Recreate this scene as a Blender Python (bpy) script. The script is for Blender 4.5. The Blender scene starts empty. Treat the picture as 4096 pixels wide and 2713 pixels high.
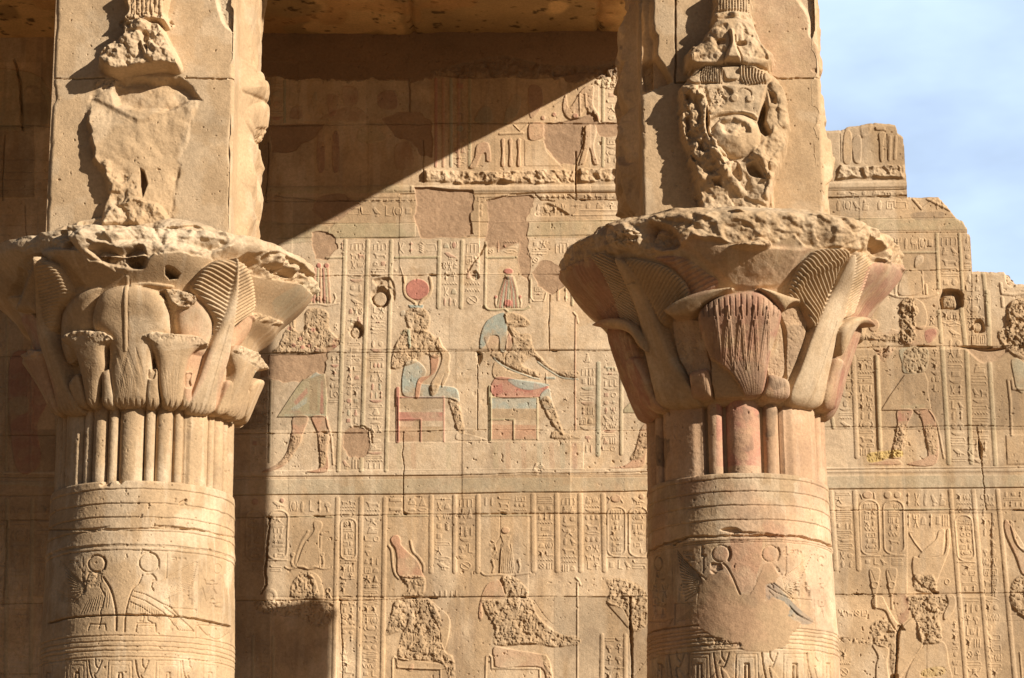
import bpy, math
import numpy as np
# ------------------------------------------------------------------ camera, sky, sun, exposure
S = bpy.context.scene
FPX = 9546.0; PITCH = math.radians(14.7); ROLL = 0.0073; CX, CY = 2048.0, 1356.5; CAMZ = 1.6
r0 = np.array([1., 0, 0]); f0 = np.array([0, math.cos(PITCH), math.sin(PITCH)]); u0 = np.array([0, -math.sin(PITCH), math.cos(PITCH)])
RR = r0 * math.cos(ROLL) - u0 * math.sin(ROLL); UU = u0 * math.cos(ROLL) + r0 * math.sin(ROLL)
from mathutils import Matrix, Vector
cd = bpy.data.cameras.new('camera'); cam = bpy.data.objects.new('camera', cd); S.collection.objects.link(cam)
cd.sensor_width = 36; cd.lens = FPX / 4096 * 36; cd.clip_end = 5000
M = Matrix.Identity(4)
for i in range(3):
    M[i][0] = RR[i]; M[i][1] = UU[i]; M[i][2] = -f0[i]
M[2][3] = CAMZ
cam.matrix_world = M
S.camera = cam
S.view_settings.view_transform = 'Standard'; S.view_settings.look = 'None'; S.view_settings.gamma = 1
S.view_settings.exposure = 0.60
SUND = Vector((-1.5, 1.0, -0.82)).normalized()          # direction the light travels
SEL = math.asin(-SUND.z); SAZ = math.atan2(-SUND.x, -SUND.y)
sl = bpy.data.lights.new('sun', 'SUN'); sl.energy = 5.0; sl.angle = math.radians(0.55); sl.color = (1.0, 0.91, 0.79)
so = bpy.data.objects.new('sun', sl); S.collection.objects.link(so)
so.rotation_euler = SUND.to_track_quat('-Z', 'Y').to_euler()
W = bpy.data.worlds.new('World'); S.world = W; W.use_nodes = True
nt = W.node_tree; nt.nodes.clear()
sky = nt.nodes.new('ShaderNodeTexSky'); sky.sky_type = 'NISHITA'; sky.sun_disc = False
sky.sun_elevation = SEL; sky.sun_rotation = SAZ; sky.air_density = 1.0; sky.dust_density = 0.6; sky.ozone_density = 2.0
bg = nt.nodes.new('ShaderNodeBackground'); bg.inputs[1].default_value = 0.09
tc = nt.nodes.new('ShaderNodeTexCoord'); mp = nt.nodes.new('ShaderNodeMapping'); mp.inputs['Scale'].default_value = (1, 1, 2.2)
mp.inputs['Rotation'].default_value = (0.25, 0.5, 0.3)
nz = nt.nodes.new('ShaderNodeTexNoise'); nz.inputs['Scale'].default_value = 5.5; nz.inputs['Detail'].default_value = 5; nz.inputs['Roughness'].default_value = 0.5
cr = nt.nodes.new('ShaderNodeValToRGB'); cr.color_ramp.elements[0].position = 0.36; cr.color_ramp.elements[1].position = 0.66
cr.color_ramp.elements[0].color = (0.55, 0.55, 0.55, 1); cr.color_ramp.elements[1].color = (0.97, 0.97, 0.97, 1)
mx = nt.nodes.new('ShaderNodeMixRGB'); mx.inputs[2].default_value = (6.6, 8.4, 11.2, 1)
ou = nt.nodes.new('ShaderNodeOutputWorld'); L = nt.links.new
L(tc.outputs['Generated'], mp.inputs[0]); L(mp.outputs[0], nz.inputs[0]); L(nz.outputs[0], cr.inputs[0]); L(cr.outputs[0], mx.inputs[0])
sm_ = nt.nodes.new('ShaderNodeVectorMath'); sm_.operation = 'SCALE'; sm_.inputs['Scale'].default_value = 0.26; L(sky.outputs[0], sm_.inputs[0])
# thin cloud masked to the sky in view; rest kept dim to lower fill light
sx = nt.nodes.new('ShaderNodeSeparateXYZ'); L(tc.outputs['Generated'], sx.inputs[0]); rg = nt.nodes.new('ShaderNodeMapRange'); rg.interpolation_type = 'SMOOTHSTEP'
rg.inputs[1].default_value = 0.55; rg.inputs[2].default_value = 0.85; L(sx.outputs[1], rg.inputs[0])
ml = nt.nodes.new('ShaderNodeMath'); ml.operation = 'MULTIPLY'; L(cr.outputs[0], ml.inputs[0]); L(rg.outputs[0], ml.inputs[1]); L(ml.outputs[0], mx.inputs[0])
L(sm_.outputs[0], mx.inputs[1]); L(mx.outputs[0], bg.inputs[0]); L(bg.outputs[0], ou.inputs[0])

# ------------------------------------------------------------------ materials
def stone_mat(name, attr=True, col=(0.4, 0.28, 0.16), bump=0.5, scale=1.0):
    m = bpy.data.materials.new(name); m.use_nodes = True; t = m.node_tree; n = t.nodes; l = t.links.new
    b = n['Principled BSDF']; b.inputs['Roughness'].default_value = 0.93; b.inputs['Specular IOR Level'].default_value = 0.18
    g = n.new('ShaderNodeNewGeometry')
    a = n.new('ShaderNodeTexNoise'); a.inputs['Scale'].default_value = 2.1 * scale; a.inputs['Detail'].default_value = 8; a.inputs['Roughness'].default_value = 0.62
    c = n.new('ShaderNodeTexNoise'); c.inputs['Scale'].default_value = 38 * scale; c.inputs['Detail'].default_value = 4; c.inputs['Roughness'].default_value = 0.7
    l(g.outputs['Position'], a.inputs['Vector']); l(g.outputs['Position'], c.inputs['Vector'])
    r1 = n.new('ShaderNodeMapRange'); r1.inputs[1].default_value = 0.3; r1.inputs[2].default_value = 0.7; r1.inputs[3].default_value = 0.84; r1.inputs[4].default_value = 1.14
    r2 = n.new('ShaderNodeMapRange'); r2.inputs[1].default_value = 0.3; r2.inputs[2].default_value = 0.7; r2.inputs[3].default_value = 0.84; r2.inputs[4].default_value = 1.14
    l(a.outputs[0], r1.inputs[0]); l(c.outputs[0], r2.inputs[0])
    mu = n.new('ShaderNodeMath'); mu.operation = 'MULTIPLY'; l(r1.outputs[0], mu.inputs[0]); l(r2.outputs[0], mu.inputs[1])
    v = n.new('ShaderNodeVectorMath'); v.operation = 'SCALE'
    if attr:
        at = n.new('ShaderNodeAttribute'); at.attribute_name = 'Col'; l(at.outputs['Color'], v.inputs[0])
    else:
        v.inputs[0].default_value = col
    l(mu.outputs[0], v.inputs['Scale']); l(v.outputs[0], b.inputs['Base Color'])
    f = n.new('ShaderNodeTexNoise'); f.inputs['Scale'].default_value = 70 * scale; f.inputs['Detail'].default_value = 5; f.inputs['Roughness'].default_value = 0.65
    l(g.outputs['Position'], f.inputs['Vector'])
    bu = n.new('ShaderNodeBump'); bu.inputs['Strength'].default_value = bump; bu.inputs['Distance'].default_value = 0.009
    l(f.outputs[0], bu.inputs['Height']); l(bu.outputs[0], b.inputs['Normal'])
    return m
STONE = stone_mat('carved_sandstone')
CEIL = stone_mat('ceiling_sandstone', bump=0.8)
GROUND = stone_mat('sandy_ground', False, (0.19, 0.12, 0.06), 0.8, 0.5)
PLAIN = stone_mat('plain_sandstone', False, (0.45, 0.308, 0.182), 0.8)

# ------------------------------------------------------------------ helpers
RNG = np.random.RandomState(7)
def vnoise(sh, cell, seed):
    ny, nx = sh; cy, cx = (cell if isinstance(cell, tuple) else (cell, cell)); rs = np.random.RandomState(seed)
    gy = np.arange(ny) / cy; gx = np.arange(nx) / cx
    iy = gy.astype(int); ix = gx.astype(int); fy = gy - iy; fx = gx - ix
    fy = (fy * fy * (3 - 2 * fy))[:, None]; fx = (fx * fx * (3 - 2 * fx))[None]
    G = rs.rand(iy[-1] + 2, ix[-1] + 2)
    a = G[iy][:, ix]; b = G[iy][:, ix + 1]; c = G[iy + 1][:, ix]; d = G[iy + 1][:, ix + 1]
    return (a * (1 - fx) + b * fx) * (1 - fy) + (c * (1 - fx) + d * fx) * fy
def fbm(sh, cell, seed, oct=4, gain=0.5, ridge=False):
    out = np.zeros(sh); amp = 1; tot = 0
    c = cell if isinstance(cell, tuple) else (cell, cell)
    for k in range(oct):
        n = vnoise(sh, (max(c[0], 1.01), max(c[1], 1.01)), seed + 31 * k)
        if ridge: n = 1 - abs(2 * n - 1)
        out += amp * n; tot += amp; amp *= gain; c = (c[0] / 2.03, c[1] / 2.03)
    return out / tot
def facet(sh, cell, seed, aniso=1.0, shear=0.0):
    """broken-stone facets: every jittered cell is a small tilted plane"""
    ny, nx = sh; rs = np.random.RandomState(seed); Y, X = np.mgrid[0:ny, 0:nx].astype(np.float32)
    wv = (vnoise(sh, max(cell * .8, 1.1), seed + 1) - .5) * cell * .9; X = X + wv + Y * shear; Y = Y / aniso + (vnoise(sh, max(cell * .7, 1.1), seed + 2) - .5) * cell * .9
    X -= X.min(); Y -= Y.min(); gx = X / cell; gy = Y / cell; ix = gx.astype(int); iy = gy.astype(int); m, n = iy.max() + 3, ix.max() + 3
    jx = rs.rand(m, n); jy = rs.rand(m, n); hh = rs.rand(m, n) - .5; tx = (rs.rand(m, n) - .5) * 1.3; ty = (rs.rand(m, n) - .5) * 1.3
    best = np.full(sh, 1e9, np.float32); out = np.zeros(sh, np.float32)
    for a in (-1, 0, 1):
        for b in (-1, 0, 1):
            i = np.clip(iy + a, 0, m - 1); j = np.clip(ix + b, 0, n - 1); dx = gx - (ix + b + jx[i, j]); dy = gy - (iy + a + jy[i, j])
            d = np.maximum(abs(dx), abs(dy)) * .5 + (dx * dx + dy * dy) * .5; q = d < best; best[q] = d[q]; out[q] = (hh[i, j] + dx * tx[i, j] + dy * ty[i, j])[q]
    return out
def blur(A, r):
    k = np.exp(-0.5 * (np.arange(-3 * r, 3 * r + 1) / max(r, .01)) ** 2) if r >= 1 else np.array([.25, .5, .25])
    k = k / k.sum(); p = len(k) // 2
    for ax in (0, 1):
        B = np.zeros_like(A); Ap = np.pad(A, [(p, p) if i == ax else (0, 0) for i in range(A.ndim)], mode='edge')
        for i, w in enumerate(k):
            B += w * (Ap[i:i + A.shape[0]] if ax == 0 else Ap[:, i:i + A.shape[1]])
        A = B
    return A
def smooth(P, n=6, closed=True):
    P = np.asarray(P, float); m = len(P); out = []
    rng = range(m) if closed else range(m - 1)
    for i in rng:
        if closed: a, b, c, d = P[i - 1], P[i], P[(i + 1) % m], P[(i + 2) % m]
        else: a, b, c, d = P[max(i - 1, 0)], P[i], P[i + 1], P[min(i + 2, m - 1)]
        for k in range(n):
            t = k / n
            out.append(0.5 * ((2 * b) + (-a + c) * t + (2 * a - 5 * b + 4 * c - d) * t * t + (-a + 3 * b - 3 * c + d) * t ** 3))
    if not closed: out.append(P[-1])
    return np.array(out)
def jag(P, amp, seed=0, n=5, closed=False):
    P = np.asarray(P, float); rs = np.random.RandomState(seed + 5); out = []
    Q = list(P) + ([P[0]] if closed else [])
    for a, b in zip(Q[:-1], Q[1:]):
        for k in range(n): out.append(a + (b - a) * k / n + rs.randn(2) * amp * (0.4 if k == 0 else 1))
    if not closed: out.append(Q[-1])
    return np.array(out)
def rays(o):
    o = np.asarray(o, float).reshape(-1, 2)
    d = RR[None] * ((o[:, :1] - CX) / FPX) - UU[None] * ((o[:, 1:] - CY) / FPX) + f0[None]
    return d
def project(P):
    P = np.asarray(P, float) - [0, 0, CAMZ]; d = P @ f0
    return np.stack([CX + FPX * (P @ RR) / d, CY - FPX * (P @ UU) / d], -1)
def ss(x): x = np.clip(x, 0, 1); return x * x * (3 - 2 * x)

BASE = np.array([0.452, 0.314, 0.182]); PLAST = np.array([0.375, 0.247, 0.150]); WHITE = np.array([0.60, 0.47, 0.32])
RED = np.array([0.385, 0.165, 0.12]); PINK = np.array([0.45, 0.255, 0.155]); BLUE = np.array([0.34, 0.33, 0.23]); GREEN = np.array([0.38, 0.32, 0.19])
DARKST = np.array([0.24, 0.17, 0.11]); YEL = np.array([0.50, 0.35, 0.14]); SKYB = np.array([0.33, 0.35, 0.29])

class Surf:
    def __init__(s, nx, ny, cell, mapf, seed):
        s.nx, s.ny, s.c, s.mapf, s.seed = nx, ny, cell, mapf, seed
        s.H = np.zeros((ny, nx)); s.C = np.tile(BASE, (ny, nx, 1)); s.ID = np.zeros((ny, nx), np.int16); s.keep = np.ones((ny, nx), bool)
        s.fr = (0, 0, 1); s.k = 0; s.noise = {}; s.names = ['']
    def frame(s, x0, y0, sc): s.fr = (x0, y0, sc)
    def g(s, P):                                        # frame coordinates -> grid coordinates
        P = np.asarray(P, float).reshape(-1, 2); x0, y0, sc = s.fr
        return s.mapf(np.stack([x0 + P[:, 0] / sc, y0 + P[:, 1] / sc], -1))
    def box(s, G, pad):
        pad = int(pad / s.c) + 2
        x0 = max(int(G[:, 0].min()) - pad, 0); x1 = min(int(G[:, 0].max()) + pad + 1, s.nx)
        y0 = max(int(G[:, 1].min()) - pad, 0); y1 = min(int(G[:, 1].max()) + pad + 1, s.ny)
        return x0, x1, y0, y1
    def dist(s, P, closed, pad=0.03, grid=False):
        G = np.asarray(P, float) if grid else s.g(P)
        x0, x1, y0, y1 = s.box(G, pad)
        if x1 <= x0 or y1 <= y0: return None
        X, Y = np.meshgrid(np.arange(x0, x1), np.arange(y0, y1)); D = np.full(X.shape, 1e9); IN = np.zeros(X.shape, bool)
        n = len(G); rng = range(n) if closed else range(max(n - 1, 1))
        for i in rng:
            a = G[i]; b = G[(i + 1) % n]; e = b - a; L2 = e @ e + 1e-9
            t = np.clip(((X - a[0]) * e[0] + (Y - a[1]) * e[1]) / L2, 0, 1)
            D = np.minimum(D, (X - a[0] - t * e[0]) ** 2 + (Y - a[1] - t * e[1]) ** 2)
            if closed and a[1] != b[1]:
                c = ((a[1] > Y) != (b[1] > Y)) & (X < (b[0] - a[0]) * (Y - a[1]) / (b[1] - a[1]) + a[0]); IN ^= c
        D = np.sqrt(D) * s.c
        if closed: D = np.where(IN, D, -D)
        return (slice(y0, y1), slice(x0, x1)), D
    def N(s, cell, oct=4, ridge=False, gain=0.5):
        key = (cell, oct, ridge, gain)
        if key not in s.noise:
            c = cell if isinstance(cell, tuple) else (cell, cell)
            s.noise[key] = fbm((s.ny, s.nx), (c[0] / s.c, c[1] / s.c), s.seed + len(s.noise) * 101, oct, gain, ridge)
        return s.noise[key]
    def F(s, cell, aniso=1.0, shear=0.0):
        key = ('F', cell, aniso, shear)
        if key not in s.noise:
            f = facet((s.ny, s.nx), cell / s.c, s.seed + 977 + len(s.noise) * 13, aniso, shear); s.noise[key] = blur(f, 0.5) if cell < .1 else blur(blur(f, .5), .5)
        return s.noise[key]
    def poly(s, P, h=0.014, bev=0.008, col=None, ca=0.8, dome=0.0, dw=0.08, sm=True, mode='add', name=None, rough=0.0, rc=0.035, jg=0, wob=0.0):
        if jg: P = jag(P, jg, len(P), 4, True); sm = False
        if sm: P = smooth(P)
        r = s.dist(P, True, 0.05 + wob)
        if r is None: return
        sl, D = r
        if wob: D = D + (s.N(0.07, 3)[sl] - 0.5) * 2 * wob
        m = ss((D + s.c * .5) / bev); hh = h * m
        if dome: hh = hh + dome * np.sqrt(1 - (1 - np.clip(D / dw, 0, 1)) ** 2)
        if rough:
            if rough < .02 and rc >= .09: q = 0.9 * (s.N(.18, 5)[sl] - .5); q1 = s.N(.05, 3)[sl] - .5
            elif rc < .055: q = .38 * s.F(.05, 1.7, .5)[sl] + .45 * s.F(.11)[sl] + .35 * (s.N(.03, 3)[sl] - .5) - .55 * ss((s.N(.032, 2, True)[sl] - .80) / .12); q1 = s.N(0.05, 3)[sl] - .5; rough = rough * .85
            elif rc < .1: q = .55 * s.F(.11)[sl] + .8 * (s.N(.13, 5)[sl] - .5); q1 = s.N(0.05, 3)[sl] - .5
            else: q = .5 * s.F(.3)[sl] + 1.1 * (s.N(.32, 5)[sl] - .5); q1 = s.N(0.11, 4)[sl] - .5
            hh = hh + m * rough * (q * 1.15 + q1 * .75 - .1)
        if mode == 'add': s.H[sl] += hh
        elif mode == 'set': s.H[sl] = s.H[sl] * (1 - m) + hh * m
        elif mode == 'max': s.H[sl] = np.maximum(s.H[sl], np.where(D > -s.c, hh, -9))
        if col is not None:
            w = (ss(D / s.c + .6) * ca)
            if ca < 1: w = w * np.clip(0.68 + 0.32 * ss((s.N(0.09, 5)[sl] - .40) / .14) - 0.45 * ss((s.N(.22, 4)[sl] - .55) / .1), 0, 1)
            s.C[sl] += (col - s.C[sl]) * w[..., None]
        if name: s.part(sl, D > 0, name)
    def part(s, sl, m, name):
        s.names.append(name); v = s.ID[sl]; v[m] = len(s.names) - 1
    def line(s, P, w=0.012, h=-0.012, sm=False, col=None, ca=0.7, rnd=True, jg=0, vary=0):
        if jg: P = jag(P, jg, int(abs(P[0][0])) % 97, 6)
        if sm: P = smooth(P, 6, False)
        r = s.dist(P, False, w)
        if r is None: return
        sl, D = r; D2 = D
        if vary: w = w * (1 - vary + 2 * vary * s.N(0.09, 3)[sl])
        if rnd: m = np.sqrt(np.clip(1 - (D / (w * .5 + 1e-6)) ** 2, 0, 1))
        else: m = ss((w * .5 - D) / s.c * .7 + .5)
        s.H[sl] += h * m
        if col is not None: s.C[sl] += (col - s.C[sl]) * (ca * (m > .3))[..., None]
    def ell(s, cx, cy, rx, ry=None, **k):
        ry = rx if ry is None else ry; a = np.linspace(0, 2 * np.pi, 20, endpoint=False)
        s.poly(np.stack([cx + rx * np.cos(a), cy + ry * np.sin(a)], -1), sm=False, **k)
    def ring(s, cx, cy, rx, ry=None, w=0.008, h=0.01, **k):
        ry = rx if ry is None else ry; a = np.linspace(0, 2 * np.pi, 22)
        s.line(np.stack([cx + rx * np.cos(a), cy + ry * np.sin(a)], -1), w, h, **k)
    def cart(s, x0, y0, x1, y1, w=0.02, h=0.012, skew=0):   # oval name ring
        rx = (x1 - x0) / 2; cx = (x0 + x1) / 2; a = np.linspace(0, np.pi, 9); ry = rx * .75; P = []
        for t in a: P.append((cx - rx * np.cos(t) - skew, y0 + ry - ry * np.sin(t)))
        for t in a: P.append((cx + rx * np.cos(t) + skew, y1 - ry + ry * np.sin(t)))
        P.append(P[0]); s.line(P, w, h)
        s.line([(x0 + skew, y1 + 8), (x1 + skew, y1 + 8)], w * .8, h)
    def ribs(s, P, a, b, sp, slope, depth, side=0):     # feather grooves either side of the rib a-b
        r = s.dist(smooth(P), True, 0.0)
        if r is None: return
        sl, D = r; ga, gb = s.g([a, b]); e = gb - ga; Ln = np.linalg.norm(e); e = e / Ln; nrm = np.array([-e[1], e[0]])
        Y, X = np.mgrid[sl[0], sl[1]]; al = (X - ga[0]) * e[0] + (Y - ga[1]) * e[1]; ac = (X - ga[0]) * nrm[0] + (Y - ga[1]) * nrm[1]
        ph = (al + abs(ac) * slope) * s.c / sp * 2 * np.pi
        s.H[sl] -= depth * (0.5 - 0.5 * np.cos(ph)) ** 1.5 * ss(D / 0.01)
    # ---- glyphs
    def glyph(s, ch, x, y, w, h, dx=0.0, H=0.009):
        for pr in GLY[ch]:
            k = pr[0]
            T = lambda P: [(x + px * w + dx * (py * h), y + py * h) for px, py in P]
            if k == 'l': s.line(T(pr[1]), (pr[2] if len(pr) > 2 else 0.011), H, sm=len(pr) > 3)
            elif k == 'p': s.poly(T(pr[1]), H, 0.006, sm=False, **s.pk)
            elif k == 'e':
                a = np.linspace(0, 2 * np.pi, 14, endpoint=False); s.poly(T([(pr[1] + pr[3] * math.cos(t), pr[2] + pr[4] * math.sin(t)) for t in a]), H, 0.006, sm=False, **s.pk)
            elif k == 'o':
                a = np.linspace(0, 2 * np.pi, 14); s.line(T([(pr[1] + pr[3] * math.cos(t), pr[2] + pr[4] * math.sin(t)) for t in a]), 0.011, H)
    pk = {}
    def col(s, xT, xB, w, yt, yb, rows, H=0.009, paint=0):
        rows = rows.split(); wt = [max(0.5 if c in LOW else 1.0 for c in r) for r in rows]; tot = sum(wt); y = yt
        for r, q in zip(rows, wt):
            hh = (yb - yt) * q / tot; x = xT + (xB - xT) * (y - yt) / (yb - yt); n = len(r); cw = w / n
            for i, c in enumerate(r):
                if c == '_': continue
                s.k += 1; p = {}
                if paint and (s.k * 7919) % 10 < paint: p = dict(col=(RED, BLUE, PINK, BLUE, RED)[(s.k * 31) % 5], ca=0.55)
                s.pk = p
                s.glyph(c, x + i * cw + cw * .06, y + hh * .1, cw * .88, hh * .78, H=H)
            y += hh
        s.pk = {}
    def strip(s, xa, ya, xb, yb, w=0.032, h=0.013, col=GREEN, ca=0.35): s.line([(xa, ya), (xb, yb)], w, h, col=col, ca=ca)

zz = [(i / 10., 0.3 if i % 2 else 0.7) for i in range(11)]
LOW = set('wrbsmna-_t')
GLY = {
 'w': [('l', zz, .011)], 'r': [('l', [(0, .5), (.25, .2), (.5, .1), (.75, .2), (1, .5), (.75, .8), (.5, .9), (.25, .8), (0, .5)], .009)],
 'b': [('p', [(0, .1), (1, .1), (.88, .55), (.65, .9), (.35, .9), (.12, .55)])], 't': [('p', [(.12, .85), (.15, .5), (.35, .2), (.65, .2), (.85, .5), (.88, .85)])],
 's': [('l', [(0, .5), (1, .5)], .011), ('e', .42, .5, .06, .35), ('e', .58, .5, .06, .35)],
 'm': [('l', [(0, .2), (.9, .2), (1, .8), (0, .8)], .010)], 'n': [('l', [(0, .25), (1, .25)], .012), ('l', [(0, .8), (1, .8)], .012)],
 'i': [('p', [(.35, 1), (.3, .7), (.3, .3), (.5, 0), (.7, .3), (.65, .7), (.6, 1)])], 'p': [('p', [(.2, .2), (.8, .2), (.8, .8), (.2, .8)])],
 'c': [('e', .5, .5, .36, .36)], 'x': [('o', .5, .5, .38, .42), ('l', [(.25, .25), (.75, .75)], .009), ('l', [(.75, .25), (.25, .75)], .009)],
 'o': [('o', .5, .5, .35, .35)],
 'B': [('p', [(.1, .2), (.25, .08), (.4, .15), (.55, .35), (.8, .6), (1, .85), (.8, .78), (.6, .75), (.4, .7), (.25, .5)]), ('l', [(.45, .7), (.45, 1), (.65, 1)], .009), ('l', [(.6, .7), (.6, .95)], .009)],
 'D': [('e', .4, .14, .14, .13), ('p', [(.25, .3), (.5, .3), (.6, .55), (.9, .6), (.85, 1), (.15, 1), (.2, .6)]), ('l', [(.5, .4), (.85, .35)], .009)],
 'L': [('p', [(0, .3), (.15, .2), (.3, .4), (.8, .4), (.95, .6), (.95, 1), (.85, 1), (.8, .7), (.35, .75), (.3, 1), (.2, 1), (.15, .55)]), ('l', [(.95, .5), (1, .2)], .009)],
 'H': [('p', [(0, .35), (.12, .2), (.25, .35), (.8, .3), (.95, .5), (.9, 1), (.82, 1), (.78, .65), (.4, .65), (.35, 1), (.25, 1), (.22, .6), (.05, .5)]), ('l', [(.1, .2), (.2, 0)], .009), ('l', [(.6, .6), (.6, 1)], .01)],
 'K': [('o', .5, .22, .18, .2), ('l', [(.5, .42), (.5, 1)], .012), ('l', [(.15, .52), (.85, .52)], .012)],
 'F': [('l', [(.5, 1), (.5, .4), (.1, .05)], .011), ('l', [(.5, .5), (.3, 0)], .010), ('l', [(.5, .5), (.7, 0)], .010), ('l', [(.5, .45), (.95, .05)], .011), ('e', .5, .6, .2, .16)],
 'V': [('l', [(.02, 1), (.05, .25), (.2, .1), (.8, .12), (1, 0)], .011), ('l', [(.35, .3), (.35, 1)], .014), ('l', [(.62, .3), (.62, 1)], .014), ('l', [(.9, .2), (.95, .6), (.92, 1)], .012)],
 'f': [('l', [(.4, 0), (.38, .9), (.9, .95)], .015)], 'h': [('l', [(.5, 0), (.25, .2), (.7, .4), (.3, .6), (.7, .8), (.4, 1)], .010), ('l', [(.5, 0), (.75, .2), (.3, .4), (.7, .6), (.3, .8), (.65, 1)], .010)],
 'S': [('l', [(0, .2), (.15, .8), (.3, .2), (.45, .8), (.6, .2), (.75, .8), (1, .3)], .011, 1)], 'T': [('p', [(.15, 1), (.45, 0), (.55, 0), (.85, 1)])],
 'Y': [('e', .5, .22, .13, .13), ('l', [(.05, .05), (.15, .4), (.85, .4), (.95, .05)], .012), ('p', [(.4, .38), (.6, .38), (.62, .7), (.38, .7)]), ('l', [(.42, .7), (.25, 1)], .013), ('l', [(.58, .7), (.75, 1)], .013)],
 'A': [('e', .5, .15, .18, .15), ('l', [(.48, .3), (.2, 1)], .014), ('l', [(.52, .3), (.8, 1)], .014)],
 'R': [('e', .5, .5, .3, .38), ('l', [(.1, .1), (0, .5), (.15, .9)], .012), ('l', [(.9, .1), (1, .5), (.85, .9)], .012)],
 'd': [('p', [(.1, .2), (.5, .15), (.9, .4), (.7, .6), (.5, .55), (.6, 1), (.4, 1), (.3, .6), (.1, .5)])],
 '3': [('l', [(.15, .1), (.15, .9)], .016), ('l', [(.5, .1), (.5, .9)], .016), ('l', [(.85, .1), (.85, .9)], .016)],
 'C': [('e', .5, .1, .14, .1), ('p', [(.4, .22), (.6, .22), (.75, .8), (.7, .95), (.3, .95), (.25, .8)]), ('l', [(.05, .85), (.2, 1), (.8, 1), (.95, .85)], .011)],
 'j': [('l', [(.5, 0), (.5, 1)], .014), ('e', .5, .15, .2, .1), ('e', .5, .75, .2, .12)], 'y': [('l', [(.3, 0), (.45, .5), (.35, 1)], .012), ('l', [(.8, .1), (.5, .7), (.8, 1)], .011)],
 'a': [('l', [(0, .1), (.1, .75), (1, .75)], .012), ('e', .06, .3, .07, .25)], '8': [('l', [(.1, .9), (.1, .1), (.9, .1), (.9, .9), (.1, .9)], .010), ('l', [(.35, .7), (.35, .4), (.65, .4), (.65, .9)], .010)],
 'g': [('l', [(.5, 0), (.5, .5), (.15, 1)], .012), ('l', [(.5, .5), (.85, 1)], .012), ('l', [(.05, .35), (.5, .5), (.95, .35)], .012)], '-': [('l', [(0, .5), (1, .5)], .014)],
}

def link(o): S.collection.objects.link(o); return o
def tag(o, label=None, cat=None, group=None, kind=None):
    if label: o['label'] = label; o['kind'] = 'thing'
    if cat: o['category'] = cat
    if group: o['group'] = group
    if kind: o['kind'] = kind
    return o
def empty(name, loc): o = link(bpy.data.objects.new(name, None)); o.location = loc; o.empty_display_size = .2; return o
def mesh_np(name, V, Q, Cc, mat, parent=None, smoothf=True):
    V = np.asarray(V, float); q_ = parent
    while q_ is not None: V = V - np.array(q_.location); q_ = q_.parent
    me = bpy.data.meshes.new(name); V = V.astype(np.float32); Q = np.asarray(Q, np.int32); nq, k = Q.shape
    me.vertices.add(len(V)); me.vertices.foreach_set('co', V.ravel()); me.loops.add(nq * k); me.loops.foreach_set('vertex_index', Q.ravel())
    me.polygons.add(nq); me.polygons.foreach_set('loop_start', np.arange(0, nq * k, k, dtype=np.int32)); me.polygons.foreach_set('loop_total', np.full(nq, k, np.int32))
    me.polygons.foreach_set('use_smooth', np.full(nq, smoothf)); me.update(calc_edges=True)
    if Cc is not None:
        a = me.color_attributes.new('Col', 'FLOAT_COLOR', 'POINT'); c4 = np.ones((len(V), 4), np.float32); c4[:, :3] = Cc; a.data.foreach_set('color', c4.ravel())
    me.materials.append(mat); o = link(bpy.data.objects.new(name, me))
    if parent: o.parent = parent
    return o
def build(s, P, mainname, parent, mat, wrap=False, skirt=None, mainobj=None):
    """grid surface -> one mesh per id; skirt = vector pushed back from open border"""
    ny, nx = s.ny, s.nx; idx = np.arange(ny * nx).reshape(ny, nx); V = P.reshape(-1, 3); Cc = np.clip(s.C.reshape(-1, 3), 0.01, 0.9)
    if wrap: idx = np.concatenate([idx, idx[:, :1]], 1)
    a = idx[:-1, :-1]; b = idx[1:, :-1]; c = idx[1:, 1:]; d = idx[:-1, 1:]
    kq = s.keep[:-1, :] & s.keep[1:, :]
    kq = (kq & np.roll(kq, -1, 1)) if wrap else (kq[:, :-1] & kq[:, 1:])
    iq = s.ID[:-1, :] if wrap else s.ID[:-1, :-1]
    Q = np.stack([a, b, c, d], -1)[kq]; I = iq[kq]; objs = {}
    if skirt is not None:
        E = np.concatenate([Q[:, [0, 1]], Q[:, [1, 2]], Q[:, [2, 3]], Q[:, [3, 0]]]); key = np.minimum(E[:, 0], E[:, 1]).astype(np.int64) * (ny * nx) + np.maximum(E[:, 0], E[:, 1])
        u, inv, cnt = np.unique(key, return_inverse=True, return_counts=True); Eb = E[cnt[inv] == 1]
    groups = {}
    for i in np.unique(I): groups.setdefault(s.names[i], []).append(i)
    for nm, ids in groups.items():
        for one in ([ids] if nm == '' else [[i] for i in ids]):
            q = Q[np.isin(I, one)]; vid, qi = np.unique(q, return_inverse=True); qi = qi.reshape(q.shape); VV = V[vid]; CC = Cc[vid]
            if nm == '' and skirt is not None:
                be = Eb; n0 = len(VV); ub, bi = np.unique(be, return_inverse=True); bi = bi.reshape(be.shape)
                VV = np.concatenate([VV, V[ub], V[ub] + np.asarray(skirt)]); CC = np.concatenate([CC, Cc[ub], Cc[ub]])
                qs = np.stack([n0 + bi[:, 1], n0 + bi[:, 0], n0 + len(ub) + bi[:, 0], n0 + len(ub) + bi[:, 1]], -1); qi = np.concatenate([qi, qs])
            o = mesh_np(mainname if nm == '' else nm, VV, qi, CC, mat, parent)
            objs.setdefault(nm, []).append(o)
    return objs
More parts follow.
